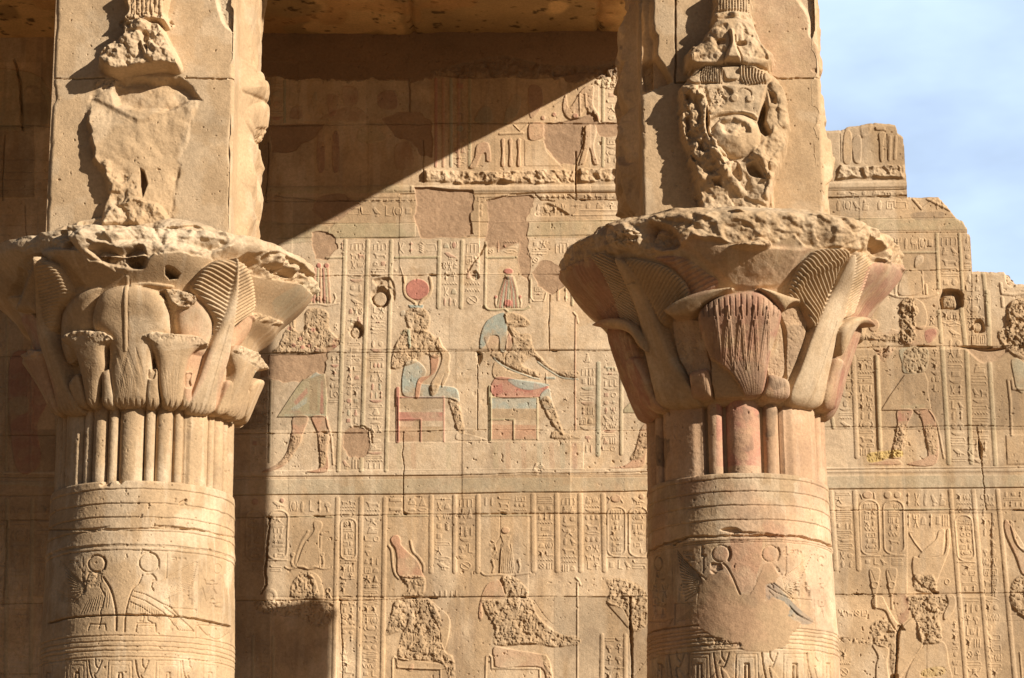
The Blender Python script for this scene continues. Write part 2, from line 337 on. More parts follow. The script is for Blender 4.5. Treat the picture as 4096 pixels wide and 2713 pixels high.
def box(name, x0, x1, y0, y1, z0, z1, mat, parent=None, col=BASE):
    V = [(x, y, z) for x in (x0, x1) for y in (y0, y1) for z in (z0, z1)]
    Q = [(0, 1, 3, 2), (4, 6, 7, 5), (0, 4, 5, 1), (2, 3, 7, 6), (0, 2, 6, 4), (1, 5, 7, 3)]
    return mesh_np(name, V, Q, np.tile(col, (8, 1)), mat, parent, False)
# ------------------------------------------------------------------ temple wall (one carved surface, cut into its carved parts)
WY = 24.3; WC = 0.0056; WX0, WX1, WZ0, WZ1 = -5.75, 5.75, 4.05, 11.75
def wall_map(o):
    d = rays(o); t = WY / d[:, 1]; return np.stack([(d[:, 0] * t - WX0) / WC, (WZ1 - (d[:, 2] * t + CAMZ)) / WC], -1)
w = Surf(int((WX1 - WX0) / WC), int((WZ1 - WZ0) / WC), WC, wall_map, 11)
w.H += (w.N(0.9, 4) - 0.5) * 0.022 + (w.N(0.11, 4) - 0.5) * 0.006
# tones: bleached and weathered drifts, vertical run-off streaks, small scars
t = w.N(0.55, 5)[..., None]; w.C = w.C * (0.80 + 0.42 * t)
q = ss((fbm((w.ny, w.nx), (190, 60), 5, 4) - 0.5) / 0.16)[..., None]
w.C += (WHITE - w.C) * q * 0.5
q = ss((fbm((w.ny, w.nx), (120, 14), 9, 3) - 0.55) / 0.15)[..., None]; w.C += (WHITE - w.C) * q * 0.22
q = ss((w.N(0.35, 4) - 0.6) / 0.12)[..., None]; w.C += (DARKST * 1.25 - w.C) * q * 0.32
q = ss((fbm((w.ny, w.nx), (150, 10), 19, 4) - 0.57) / 0.1)[..., None] * ss((w.N(.7, 3) - .45) / .15)[..., None]; w.C += (DARKST * 1.1 - w.C) * q * 0.35
w.H -= 0.016 * ss((w.N(0.03, 2) - 0.80) / 0.07) * ss((w.N(.5, 3) - .4) / .2)                       # small pits
# tone of the painted scene zone (paler) -------------------------------------------------
w.frame(0, 0, 1); rb = np.random.RandomState(12)
for ya, yb in ((-40, 250), (250, 503), (503, 790), (790, 1095), (1095, 1398), (1398, 1718), (1718, 2052), (2052, 2386), (2386, 2760)):   # every block has its own tone
    x = -350 + rb.rand() * 200
    while x < 4400:
        wd_ = 260 + rb.rand() * 330; f = rb.randn(); c = BASE * (1 + .10 * f) + np.array([.0, .004, .012]) * rb.randn(); w.poly([(x, ya), (x + wd_, ya), (x + wd_, yb), (x, yb)], .006 * rb.randn(), .008, col=c, ca=.999, sm=False) if 0 else None
        r_ = w.dist([(x, ya), (x + wd_, ya), (x + wd_, yb), (x, yb)], True, .02); m_ = ss(r_[1] / .012 + .5) if r_ else None
        if r_: w.C[r_[0]] *= (1 + m_ * .115 * f)[..., None]; w.H[r_[0]] += m_ * .005 * rb.randn()
        x += wd_
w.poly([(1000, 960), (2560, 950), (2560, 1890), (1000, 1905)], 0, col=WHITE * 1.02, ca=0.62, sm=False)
# --- plaster and block geometry
w.frame(1000, 900, 1.4256)
w.poly([(790, 1238), (1905, 1236), (1900, 1395), (785, 1400)], 0.009, sm=False, name='relief_platform', jg=1)
for i, (x, c) in enumerate([(850, GREEN), (930, PINK), (1130, GREEN), (1400, GREEN), (1470, PINK), (1560, PINK), (1650, BLUE), (1720, PINK), (1780, BLUE), (1850, RED)]):
    w.line([(x, 1255), (x + 3, 1380)], 0.05, 0.0, col=c, ca=0.28, rnd=False)
# horizontal bands between the registers
w.frame(0, 0, 1)
w.poly([(-300, 1890), (4200, 1866), (4200, 1886), (900, 1909)], 0.010, sm=False, col=WHITE, ca=0.4)
w.poly([(-300, 1926), (4200, 1900), (4200, 1948), (900, 1982)], 0.007, sm=False, col=BLUE, ca=0.30, name='painted_band')
w.line([(-300, 1911), (1600, 1904), (2580, 1889), (4200, 1871)], 0.012, -0.02, jg=1.2)
w.line([(-300, 1926), (2580, 1908), (4200, 1890)], 0.006, -0.006, jg=.8)
w.line([(-300, 1984), (1600, 1978), (2580, 1965), (4200, 1950)], 0.012, -0.02, jg=1.2)
w.poly([(1340, 893), (1662, 893), (1662, 950), (1290, 955)], 0.008, sm=False, col=GREEN, ca=0.6); w.poly([(2105, 890), (2600, 872), (4300, 872), (4300, 918), (3300, 925), (2600, 943), (2105, 948)], 0.008, sm=False, col=GREEN, ca=0.45)
w.poly([(1000, 880), (1320, 905), (1320, 960), (1000, 990)], 0.005, sm=False, col=GREEN, ca=0.4)
for yy in (893, 950): w.line([(1100, yy + 4), (2600, yy - 8), (4200, yy - 22)], 0.010, -0.018, jg=1)
w.poly([(1640, 743), (2500, 738), (4200, 716), (4200, 748), (2500, 770), (1640, 772)], 0.022, 0.03, sm=False, col=WHITE, ca=0.35, name='moulding'); w.line([(1600, 777), (2500, 772), (4200, 752)], 0.012, -0.02, jg=1)
w.poly([(1064, 745), (1655, 740), (1650, 772), (1064, 775)], 0.018, 0.03, sm=False, col=GREEN, ca=0.4, name='moulding')
# shaded wall left of the columns
for x in (-60, 30, 130, 230): w.strip(x, 2000, x - 6, 2700, .045, .016); w.strip(x, 1160, x - 4, 1880, .03, .014)
w.col(-50, -50, 70, 2010, 2680, "V m bc Y n S r DD m w K b F", .014); w.col(45, 42, 75, 2010, 2680, "L n R b ii m cp D s K r B m", .014); w.col(145, 142, 75, 2010, 2680, "F b m KY n 3 Di S p r V w", .014)
w.col(-50, -50, 70, 1170, 1860, "m c b Y D n S w F r", .014); w.poly([(40, 1440), (160, 1440), (190, 1600), (150, 1700), (160, 1860), (60, 1860)], .02, col=RED * .8, ca=.6); w.poly([(40, 1600), (110, 1590), (110, 1650), (40, 1660)], .004, col=GREEN, ca=.6)
for y in (640, 690, 720, 760, 860, 900, 940, 1000, 1045): w.line([(-300, y), (240, y - 2)], .012, -.012)
w.poly([(-80, 300), (60, 280), (180, 330), (190, 500), (-80, 500)], .016, col=GREEN * .8, ca=.5); w.poly([(95, 370), (150, 350), (190, 420), (180, 520), (100, 520)], .014, col=DARKST, ca=.4); w.line([(58, 240), (84, 330), (92, 520)], .03, -.05, jg=2)
w.poly([(-100, 930), (210, 925), (215, 1100), (-100, 1110)], .006, col=WHITE, ca=.25)
# ----------------------------------------------------------------- upper register (mostly in the shade)
w.frame(1000, 0, 1.48)
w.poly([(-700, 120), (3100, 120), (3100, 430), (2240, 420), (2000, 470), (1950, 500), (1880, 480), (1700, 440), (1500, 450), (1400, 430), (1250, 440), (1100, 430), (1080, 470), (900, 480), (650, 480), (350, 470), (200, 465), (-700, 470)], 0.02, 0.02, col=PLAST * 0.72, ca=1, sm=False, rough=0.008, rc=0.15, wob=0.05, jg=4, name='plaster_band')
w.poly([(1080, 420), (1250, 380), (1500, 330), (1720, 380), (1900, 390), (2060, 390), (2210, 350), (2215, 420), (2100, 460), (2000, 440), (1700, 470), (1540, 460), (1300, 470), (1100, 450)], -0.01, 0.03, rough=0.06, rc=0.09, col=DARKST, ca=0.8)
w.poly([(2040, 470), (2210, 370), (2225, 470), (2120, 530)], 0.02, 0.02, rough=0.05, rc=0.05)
# coloured strips and figures of the upper register
for x, c in ((1100, RED), (1145, PINK), (1190, BLUE), (1235, PINK), (1300, GREEN), (2090, GREEN), (2190, GREEN)): w.line([(x, 470), (x, 985)], 0.035, 0.012, col=c, ca=0.6)
for x, c in ((112, BLUE), (205, BLUE)): w.line([(x, 480), (x, 725)], 0.03, 0.01, col=c, ca=0.7)
w.col(120, 120, 80, 490, 720, "m c R n b", paint=5)
w.poly([(215, 480), (940, 480), (940, 690), (700, 720), (215, 720)], 0.003, sm=False, col=WHITE, ca=0.45)
w.col(1205, 1205, 75, 480, 985, "p c m b ii R n w ct s r", paint=5); w.col(2110, 2110, 62, 480, 725, "m r p a g c", paint=7); w.col(2105, 2105, 75, 820, 970, "8 b R ii")
for P, c in (([(460, 570), (520, 570), (525, 600), (500, 690), (470, 680)], RED), ([(550, 520), (630, 525), (635, 620), (560, 620)], RED * .8), ([(250, 640), (300, 630), (310, 700), (240, 700)], RED * .7), ([(375, 560), (395, 555), (395, 640), (370, 640)], BLUE),
             ([(440, 690), (560, 640), (640, 640), (700, 715), (440, 715)], PINK * .8), ([(760, 560), (850, 540), (870, 640), (770, 640)], RED * .7), ([(1370, 640), (1420, 640), (1430, 720), (1330, 720)], BLUE * .7), ([(1550, 570), (1600, 575), (1590, 660), (1540, 720), (1500, 720)], BLUE * .8), ([(1650, 520), (1720, 520), (1730, 620), (1660, 700)], RED * .6),
             ([(650, 760), (740, 745), (800, 830), (650, 840)], GREEN), ([(400, 800), (440, 800), (440, 1000), (400, 1000)], RED * .7), ([(490, 800), (525, 800), (525, 1000), (490, 1000)], RED * .7), ([(860, 870), (940, 850), (970, 980), (870, 1000)], PINK * .8)): w.poly(P, 0.010, col=c, ca=0.45)
w.line([(1300, 470), (1300, 985)], 0.008, -0.01); w.line([(215, 470), (940, 470)], 0.01, 0.01)
w.poly([(1345, 860), (1410, 850), (1425, 950), (1400, 955), (1395, 910), (1370, 920), (1340, 990), (1300, 995), (1330, 930)], 0.018, col=PINK, ca=.5)
w.poly([(1655, 735), (1740, 730), (1760, 780), (1720, 825), (1655, 828)], 0.02, col=PINK, ca=.5); w.poly([(1625, 832), (1740, 832), (1755, 900), (1840, 985), (1625, 985)], 0.008, sm=False)
for x in (1495, 1540, 1590): w.poly([(x - 8, 830), (x + 12, 830), (x + 8, 900), (x + 12, 980), (x - 8, 980), (x - 4, 900)], 0.018, col=PINK, ca=.4)
w.line([(1480, 795), (1615, 790)], 0.03, 0.015); w.line([(1560, 740), (1600, 780), (1640, 740)], 0.014, 0.012)
w.poly([(1870, 560), (1890, 640), (1960, 540), (2000, 510), (2035, 520), (2030, 620), (2070, 690), (2050, 720), (2010, 690), (1990, 640), (1940, 710), (1880, 700), (1850, 640)], 0.02, rough=0.012, rc=0.04, col=PINK, ca=.3)
for x, y, r in ((1735, 700, 13), (1800, 680, 12), (1925, 690, 15), (2055, 700, 15)): w.ell(x, y, r, h=.014, col=RED, ca=.6)
w.line([(1950, 560), (1955, 690)], .02, .012); w.line([(1985, 560), (1990, 640)], .02, .012); w.line([(1800, 630), (1860, 590)], .02, .012)
# lit headless figure on the block by the pier
w.poly([(1985, 745), (2045, 740), (2050, 790), (2035, 870), (2055, 950), (2060, 975), (2035, 970), (2010, 880), (1985, 960), (1960, 978), (1950, 970), (1975, 880), (1985, 800)], 0.022, col=PINK, ca=.35, name='striding_figure')
w.line([(1985, 745), (1965, 780), (1975, 850), (1940, 910), (1928, 990), (1928, 1090)], 0.018, -0.04, jg=2)
# wide eroded ledge
w.poly([(1030, 1010), (1180, 1008), (1400, 1015), (1700, 1005), (1920, 1010), (1930, 1085), (1750, 1090), (1500, 1085), (1250, 1095), (1100, 1080), (1035, 1080)], 0.05, 0.025, sm=False, rough=0.075, rc=0.085, jg=3, col=BASE * 1.0, ca=.6, name='eroded_ledge')
w.poly([(1945, 1000), (2100, 1000), (2210, 990), (2230, 1080), (2100, 1078), (1945, 1085)], 0.05, 0.025, sm=False, rough=0.075, rc=0.085, jg=3, name='eroded_ledge')
# patches of old mortar
def patch(P, c=PLAST, h=-0.010, **k): w.poly(P, h, 0.012, col=c, ca=1, sm=False, jg=4, mode='set', rough=0.012, rc=0.12, name='mortar_patch', **k)
patch([(1740, 740), (1850, 722), (1960, 695), (2030, 655), (2070, 725), (2200, 732), (2200, 820), (2070, 805), (2040, 745), (1975, 750), (1960, 900), (1920, 980), (1840, 975), (1750, 880), (1735, 800)])
patch([(780, 700), (860, 670), (1000, 658), (1080, 730), (1080, 935), (1010, 920), (960, 840), (860, 810)]); patch([(110, 740), (440, 735), (380, 820), (240, 900), (130, 905)])
patch([(390, 1180), (480, 1145), (560, 1150), (665, 1215), (520, 1310), (430, 1310), (370, 1240)])
# frieze of small signs and the band below the ledge
w.col(640, 640, 340, 1178, 1200, "TtTtTtTtT"); w.col(590, 590, 380, 1215, 1290, "maBfRp"); w.col(1345, 1345, 50, 1160, 1285, "8 i i"); w.col(1720, 1720, 190, 1150, 1182, "tBciyt"); w.col(1940, 1940, 300, 1145, 1185, "mBHitp")
w.col(1680, 1680, 200, 1200, 1280, "iBFy"); w.col(1900, 1900, 340, 1195, 1240, "siDKj"); w.line([(1910, 1270), (1950, 1245), (2230, 1245)], .02, .01); w.line([(1910, 1275), (2240, 1270)], .02, .01)
w.poly([(1700, 1240), (1760, 1200), (1880, 1260), (1870, 1280), (1700, 1280)], -.02, .02, rough=.02)
patch([(972, 1110), (1160, 1122), (1320, 1125), (1330, 1180), (1308, 1300), (1325, 1390), (1235, 1408), (1010, 1412), (968, 1290), (985, 1215)])
patch([(1400, 1190), (1520, 1162), (1660, 1150), (1685, 1180), (1662, 1260), (1632, 1290), (1640, 1420), (1480, 1480), (1390, 1440), (1410, 1300)])
w.line([(1400, 1185), (1540, 1155), (1680, 1142), (1720, 1185), (1800, 1190)], .014, -.03, jg=2)
# ----------------------------------------------------------------- middle scene
w.frame(1000, 900, 1.4256)
patch([(350, 45), (440, 35), (490, 80), (505, 140), (440, 205), (370, 195), (355, 110)])
patch([(105, 738), (395, 732), (430, 700), (515, 640), (500, 690), (440, 730), (436, 800), (430, 852), (380, 845), (300, 888), (200, 900), (120, 880), (50, 870)])
patch([(1390, -20), (1590, -20), (1582, 70), (1590, 150), (1602, 200), (1592, 330), (1545, 285), (1528, 190), (1535, 80), (1440, 75), (1430, 120), (1350, 130), (1335, 90)])
patch([(1650, 210), (1720, 200), (1790, 270), (1830, 340), (1720, 400), (1640, 350), (1612, 270)])
def strips(L, y0, y1, wd=0.045, c=GREEN, ca=.4):
    for xa, xb in L: w.strip(xa, y0, xb, y1, wd, .014, c, ca)
strips([(543, 503), (672, 634), (806, 776)], 92, 1400)
strips([(1080, 1073), (1210, 1203)], 95, 470); w.strip(1345, 100, 1340, 470, .03); w.strip(120, 895, 110, 1350, .03); w.strip(1600, 320, 1597, 440, .03)
w.strip(830, 187, 1068, 185, .028, .012, GREEN, .8); w.strip(1353, 186, 1520, 184, .028, .012, GREEN, .6); w.strip(435, 188, 530, 186, .028)
w.frame(1300, 940, 3.92); pc = dict(paint=6)
w.col(395, 352, 235, 105, 1560, "V LL yS m r b ci b B tYx sD op", **pc); w.col(750, 725, 235, 110, 590, "V L tp m", **pc); w.col(725, 715, 230, 1135, 1560, "fY S s r a r", **pc)
w.col(1105, 1105, 650, 95, 310, "yjhm", **pc); w.col(1840, 1835, 245, 85, 1130, "tR B xYt jK w yt iid", **pc); w.col(2205, 2185, 240, 90, 1130, "V 8B Di w w x", **pc); w.col(240, 250, 60, 110, 310, "j t", **pc)
w.ell(1105, 560, 20, h=.008); w.line([(1190, 520), (1230, 660), (1250, 760)], .012, .01)
w.frame(1000, 1340, 3.92)
w.col(1525, 1480, 220, 110, 1530, "m p s m n Fa At b w cF cp m iC pi j", **pc); w.col(1875, 1850, 235, 80, 1540, "ic b n m iccc s Dy ii iij b m C s t gy", **pc)
w.col(1262, 1230, 150, 320, 1070, "KK b F b cS fr n", **pc); w.col(30, 25, 260, 690, 1540, "_F _S am ij KY s n n", **pc); w.col(1500, 1480, 160, 1900, 1960, "ii"), w.frame(1000, 900, 1.4256)
w.col(520, 515, 110, 1330, 1400, "B3", **pc); w.col(665, 660, 100, 1170, 1395, "g_ c D b m w 3", **pc); w.col(5, 0, 90, 1200, 1380, "r pb jp K n", **pc)
w.frame(1850, 940, 3.92)
w.col(390, 390, 110, 210, 310, "x", **pc); w.col(520, 520, 80, 70, 295, "i", **pc); w.col(640, 640, 220, 70, 300, "w a r", **pc); w.col(1085, 1085, 250, 80, 460, "pY n s x_", **pc); w.col(1445, 1440, 230, 80, 300, "V", **pc); w.col(1440, 1440, 240, 800, 1070, "ij", **pc)
w.line([(1070, 700), (1070, 980), (1110, 1040), (1280, 1040), (1310, 920)], .014, .012); w.col(1120, 1120, 140, 800, 1010, "8 s n", **pc); w.line([(1720, 880), (1720, 1100)], .03, .012, col=GREEN)
# goddess, child and throne
w.frame(1000, 900, 1.4256)
def hack(P, h=.006, r=.030, rc=.038, **k): w.poly(P, h + .010, .022, wob=.006, rough=r * .95, rc=rc, col=BASE * .93, ca=.9, **k)
def throne(x0, y0, x1, y1, px, stripes, inner, tint=RED):
    w.poly([(x0, y0), (x1, y0), (x1, y1), (x0, y1)], .010, sm=False, name='relief_throne')
    for a, b, c in stripes: w.poly([(x0 + 6, a), (x1 - 8, a), (x1 - 8, b), (x0 + 6, b)], 0, col=c, ca=.85, sm=False)
    for P in ([(x0, y1), (x0, y0), (x1, y0), (x1, y1)], [(x0 + 5, inner[1]), (inner[0], inner[1]), (inner[0], y1)]): w.line(P, .02, .009, col=tint, ca=.6)
    w.line([(x0 - 3, y1), (x0 - 3, px)], .035, .012, col=tint, ca=.7, rnd=False)
    w.poly([(x0 - 15, px + 90), (x0 - 13, px), (x0 - 5, px - 12), (x0 + 8, px - 5), (x0 + 10, px + 50), (x0 + 35, y0 - 2), (x0 + 5, y0), (x0 + 2, px + 92)], .010, col=tint, ca=.7)
    w.poly([(x0 + 8, inner[1] + 8), (inner[0] - 6, inner[1] + 8), (inner[0] - 6, y1), (x0 + 8, y1)], -.006, sm=False, col=PINK, ca=.4)
throne(845, 983, 1107, 1236, 935, [(990, 1048, BASE * .8), (1068, 1118, RED), (1150, 1232, BASE * .85)], (975, 1108))
throne(1372, 983, 1640, 1226, 925, [(988, 1048, SKYB), (1052, 1112, BASE * .75), (1140, 1222, PINK)], (1505, 1110), GREEN)
w.poly([(892, 785), (950, 775), (1000, 820), (1000, 858), (965, 900), (1040, 912), (1155, 925), (1185, 950), (1192, 1012), (1130, 988), (950, 985), (880, 975), (865, 930), (870, 850)], .016, col=SKYB, ca=.95, name='relief_goddess')
w.poly([(1028, 752), (1076, 745), (1062, 830), (1015, 872), (980, 905), (962, 985), (942, 978), (960, 880), (1025, 856), (1030, 800)], .012, col=PINK * .95, ca=1, name='relief_child')
w.poly([(1075, 640), (1098, 690), (1140, 740), (1135, 800), (1135, 850), (1100, 925), (1092, 900), (1110, 850), (1060, 965), (1030, 970), (1030, 910), (1062, 850), (1088, 790), (1092, 742), (1060, 690)], .016, col=BASE * 1.1, ca=.8)
hack([(890, 590), (1020, 610), (1090, 690), (1118, 725), (1060, 765), (1000, 740), (950, 785), (880, 810), (802, 818), (820, 700), (860, 630)], .012, name='hacked_figure')
hack([(955, 465), (1015, 500), (1030, 560), (1000, 610), (960, 622), (910, 600), (888, 550), (890, 495)], .014)
w.poly([(903, 458), (990, 458), (985, 475), (912, 475)], .014, col=SKYB, ca=1, sm=False); w.poly([(858, 500), (880, 490), (885, 515), (862, 520)], .01, col=SKYB); w.line([(865, 620), (905, 600), (910, 700)], .03, .008, col=GREEN)
w.line([(905, 610), (910, 695)], .035, .006, col=BLUE, ca=.9)
w.ell(955, 370, 67, 60, h=.016, col=RED * 1.12, ca=1, name='painted_sun_disc')
w.line([(882, 300), (880, 370), (893, 410), (930, 437), (945, 455)], .035, .016, sm=True, col=BASE * 1.1); w.line([(1026, 300), (1035, 360), (1018, 405), (985, 428), (968, 455)], .035, .016, sm=True, col=BASE * 1.1)
hack([(1130, 988), (1186, 1000), (1212, 1100), (1225, 1190), (1180, 1170), (1145, 1060)], .012); w.poly([(1180, 1188), (1230, 1190), (1340, 1222), (1340, 1230), (1185, 1228)], .010); hack([(1035, 905), (1078, 910), (1070, 960), (1030, 972)], .008, .02)
# crocodile headed god
w.poly([(1398, 780), (1480, 835), (1560, 850), (1600, 872), (1400, 878)], .012, col=BASE * 1.08, ca=.7)
w.poly([(1402, 872), (1560, 890), (1700, 920), (1652, 972), (1640, 982), (1395, 978)], .016, col=RED * 1.05, ca=.95, name='relief_god'); w.poly([(1478, 880), (1690, 905), (1690, 920), (1600, 942), (1520, 925)], .004, col=SKYB, ca=.9)
w.poly([(1652, 978), (1705, 932), (1718, 990), (1730, 1040), (1680, 1050)], .015, col=SKYB, ca=.8); hack([(1660, 1000), (1715, 990), (1790, 1190), (1750, 1175), (1688, 1080)], .012); hack([(1725, 1180), (1780, 1180), (1890, 1218), (1725, 1222)], .008, .015)
w.poly([(1310, 705), (1318, 620), (1350, 550), (1410, 512), (1455, 505), (1466, 560), (1462, 720), (1425, 715), (1418, 640), (1372, 635), (1350, 680)], .016, col=SKYB * .92, ca=.95)
w.poly([(1340, 640), (1420, 640), (1400, 710), (1370, 728), (1350, 690)], .006, col=PINK, ca=.6); w.poly([(1463, 660), (1478, 620), (1495, 690), (1462, 715)], .014, col=RED, ca=.9)
hack([(1450, 505), (1500, 500), (1550, 515), (1597, 555), (1580, 580), (1510, 588), (1545, 620), (1600, 625), (1620, 700), (1700, 795), (1760, 828), (1865, 828), (1872, 868), (1800, 872), (1690, 815), (1620, 752), (1565, 780), (1560, 805), (1650, 840), (1655, 872), (1600, 860), (1500, 822), (1420, 780), (1370, 735), (1480, 715), (1490, 640), (1462, 570)], .012, name='hacked_figure')
w.line([(1390, 760), (1430, 795), (1500, 830), (1600, 868), (1650, 880)], .016, .008, sm=True, col=SKYB); w.line([(1640, 780), (1700, 825), (1780, 870), (1870, 880)], .016, .008, sm=True, col=SKYB)
w.line([(1690, 872), (1735, 872)], .03, .01, col=SKYB); w.line([(1690, 845), (1690, 900)], .014, .01)
for i, (a, b, c) in enumerate([(-58, -20, GREEN), (-46, -14, RED), (-34, -8, BLUE), (-20, -4, RED), (-4, 0, BLUE), (10, 4, GREEN), (22, 8, RED), (34, 13, BLUE), (46, 18, RED), (56, 24, GREEN)]): w.line([(1472 + a, 468), (1476 + a * .8, 380), (1477 + b, 300)], .024, .012, sm=True, col=c, ca=.75)
w.ell(1473, 264, 26, 16, h=.016, col=RED * 1.15, ca=1, name='painted_sun_disc'); w.ell(1472, 448, 22, 20, h=.014, col=RED * 1.15, ca=1); w.poly([(1455, 283), (1495, 283), (1485, 310), (1465, 310)], .012, col=BLUE, ca=.5)
w.line([(1340, 462), (1358, 483), (1410, 487), (1450, 480), (1475, 497), (1500, 484), (1560, 484), (1592, 468)], .024, .014, sm=True, col=GREEN)
for x in (1402, 1540): w.ell(x, 411, 9, h=.013, col=RED, ca=.9); w.line([(x, 420), (x - 3 if x < 1450 else x + 6, 445), (x + 3, 468)], .022, .012)
w.line([(1857, 530), (1854, 850), (1856, 1165)], .016, .011, col=PINK); w.line([(1845, 500), (1862, 520), (1870, 560)], .02, .012)
# left king
w.poly([(300, 885), (425, 850), (432, 885), (440, 990), (436, 1097), (155, 1097), (210, 1012), (265, 930)], .017, sm=False, col=GREEN * .85, ca=.9, name='relief_king')
for P, c in (([(250, 1010), (325, 930), (330, 960), (265, 1030)], RED), ([(235, 1050), (325, 985), (325, 1015), (250, 1070)], SKYB), ([(405, 890), (418, 890), (420, 1080), (400, 1080)], RED), ([(340, 890), (385, 885), (385, 1060), (340, 1060)], BASE * .7), ([(200, 1080), (430, 1080), (430, 1090), (195, 1092)], BLUE), ([(232, 1066), (285, 1062), (285, 1068), (232, 1070)], RED)): w.poly(P, 0, col=c, ca=.75, sm=False)
w.poly([(300, 878), (428, 850), (432, 866), (302, 893)], .006, sm=False); w.poly([(350, 865), (375, 840), (410, 858), (340, 878)], .006, col=SKYB, ca=.9, sm=False)
w.poly([(248, 1097), (332, 1097), (305, 1185), (285, 1250), (230, 1330), (190, 1375), (110, 1408), (70, 1408), (160, 1360), (212, 1290), (240, 1180)], .015, col=PINK * .97, ca=.9, name='relief_leg'); w.poly([(352, 1097), (432, 1097), (458, 1190), (442, 1290), (442, 1405), (320, 1408), (398, 1385), (396, 1290), (382, 1180)], .015, col=PINK * .97, ca=.9, name='relief_leg')
hack([(238, 1200), (300, 1200), (278, 1270), (215, 1350), (150, 1380), (190, 1330), (225, 1270)], .002, .024, .03); hack([(390, 1200), (450, 1200), (442, 1290), (430, 1370), (395, 1380), (395, 1290)], .002, .024, .03)
hack([(220, 535), (262, 545), (262, 600), (310, 600), (308, 530), (320, 490), (350, 474), (412, 476), (448, 510), (456, 590), (505, 650), (505, 685), (440, 700), (395, 732), (130, 732), (160, 690), (200, 600), (225, 590)], .014, .034, name='hacked_figure')
for x, y in ((290, 650), (300, 700), (340, 690), (380, 715), (480, 660), (360, 600), (250, 690), (480, 690), (225, 590)): w.ell(x, y, 13, 11, h=.004, col=RED, ca=.9)
for x, c in ((345, GREEN), (365, RED), (385, GREEN), (403, PINK), (425, RED), (440, GREEN), (455, PINK)): w.line([(x, 440), (x + (400 - x) * .15, 300), (x + (400 - x) * .2, 250)], .028, .012, col=c, ca=.7)
for x, y in ((393, 232), (437, 232), (345, 425), (392, 422), (432, 422)): w.ell(x, y, 14, h=.013, col=RED * 1.1, ca=.95)
w.line([(290, 445), (330, 455), (390, 450), (440, 462), (505, 448)], .022, .012); w.line([(478, 445), (490, 420), (482, 395)], .02, .012); w.line([(436, 1095), (445, 1150), (462, 1195), (475, 1365)], .022, .013, sm=True)
w.ring(490, 575, 8, 10, .01, .009); w.line([(482, 600), (490, 585), (500, 600)], .01, .009)
# right king, half behind the column
w.poly([(2130, 1050), (2170, 1010), (2300, 1010), (2300, 1072), (2130, 1072)], .014, sm=False, col=GREEN * .9); w.poly([(2235, 1150), (2300, 1150), (2260, 1300), (2230, 1380), (2050, 1385), (2170, 1350)], .013, col=PINK); hack([(2225, 1190), (2290, 1190), (2240, 1320), (2165, 1340), (2200, 1270)], .006)
strips([(1987, 1985), ], 790, 1310, .05, BLUE, .6); strips([(2118, 2117)], 790, 1305, .04)
w.frame(2200, 1340, 2.6125)
w.col(345, 345, 95, 180, 295, "C", **pc); w.col(322, 305, 150, 330, 1000, "V p3 b n r b j3 8t b", **pc); w.col(355, 355, 100, 1030, 1240, "d ii", **pc); w.col(555, 540, 155, 305, 1230, "H s r iff b po cs iY Bd YS b m D3 ao", **pc); w.col(140, 140, 50, 650, 690, "g")
# mason's holes
def crater(cx, cy, rx, ry, d=.09, bump=.055):
    w.poly([(cx + rx * 1.1 * math.cos(a), cy + ry * 1.1 * math.sin(a)) for a in np.linspace(0, 6.28, 11)[:-1]], -d, .03, rough=.012, rc=.05, jg=2, col=BASE * .8, ca=.5)
    w.ell(cx - rx * .05, cy + ry * .15, rx * .68, ry * .68, h=bump)
w.poly([(700, 310), (800, 300), (835, 380), (820, 430), (760, 400), (690, 370)], -.02, .03, rough=.05, rc=.06, col=BASE * .85, ca=.6)
w.frame(1000, 900, 1.4256)
w.poly([(700, 310), (800, 300), (832, 380), (820, 440), (770, 350), (720, 350)], -.03, .03, rough=.05, rc=.06, col=BASE * .8, ca=.6); crater(745, 412, 56, 60); crater(605, 605, 40, 45, .08, .04)
w.poly([(575, 560), (615, 550), (650, 590), (640, 640), (610, 590)], -.03, .02, rough=.03)
patch([(540, 1180), (590, 1152), (640, 1152), (680, 1185), (690, 1250), (670, 1310), (620, 1335), (560, 1320), (528, 1270), (528, 1210)]); w.line([(590, 1150), (650, 1150), (690, 1180), (695, 1240)], .02, -.03, jg=2)
w.line([(1340, 120), (1310, 165), (1290, 195), (1260, 230), (1240, 265)], .03, -.03, jg=3); w.poly([(1250, 270), (1290, 260), (1310, 300), (1280, 320), (1255, 300)], -.02, .02, rough=.04)
w.poly([(1630, 1355), (1680, 1380), (1650, 1430), (1610, 1420)], .01, .02, rough=.03); 
# ----------------------------------------------------------------- lower scene
w.frame(950, 1850, 1.4352)
strips([(575, 552), (710, 692), (847, 830)], 208, 1320, .05, BASE * 1.1, .3); strips([(1112, 1111), (1247, 1247), (1381, 1380)], 195, 627, .05, BASE * 1.1, .3); strips([(1697, 1700), (1832, 1836), (1967, 1971), (2098, 2108)], 188, 620, .055, BASE * 1.1, .3)
strips([(2093, 2090), (2227, 2226)], 992, 1320, .045, BASE * 1.1, .3)
w.strip(300, 312, 545, 312, .022, .01); w.strip(865, 306, 1092, 306, .022, .01); w.strip(1402, 305, 1680, 305, .022, .01)
w.frame(1000, 1960, 3.92)
w.col(620, 620, 670, 145, 375, "Rifjd"); w.col(320, 320, 250, 150, 305, "B"); w.ell(505, 165, 34, h=.013, col=RED, ca=.6); w.ell(80, 190, 50, h=.013, col=RED, ca=.8); w.col(1425, 1395, 245, 145, 440, "LL w w R"); w.col(1470, 1465, 150, 480, 1090, "xF m iR mc D8 nn"); w.cart(1428, 450, 1665, 1100); w.col(1410, 1400, 240, 1110, 1540, "s F3 fK c_")
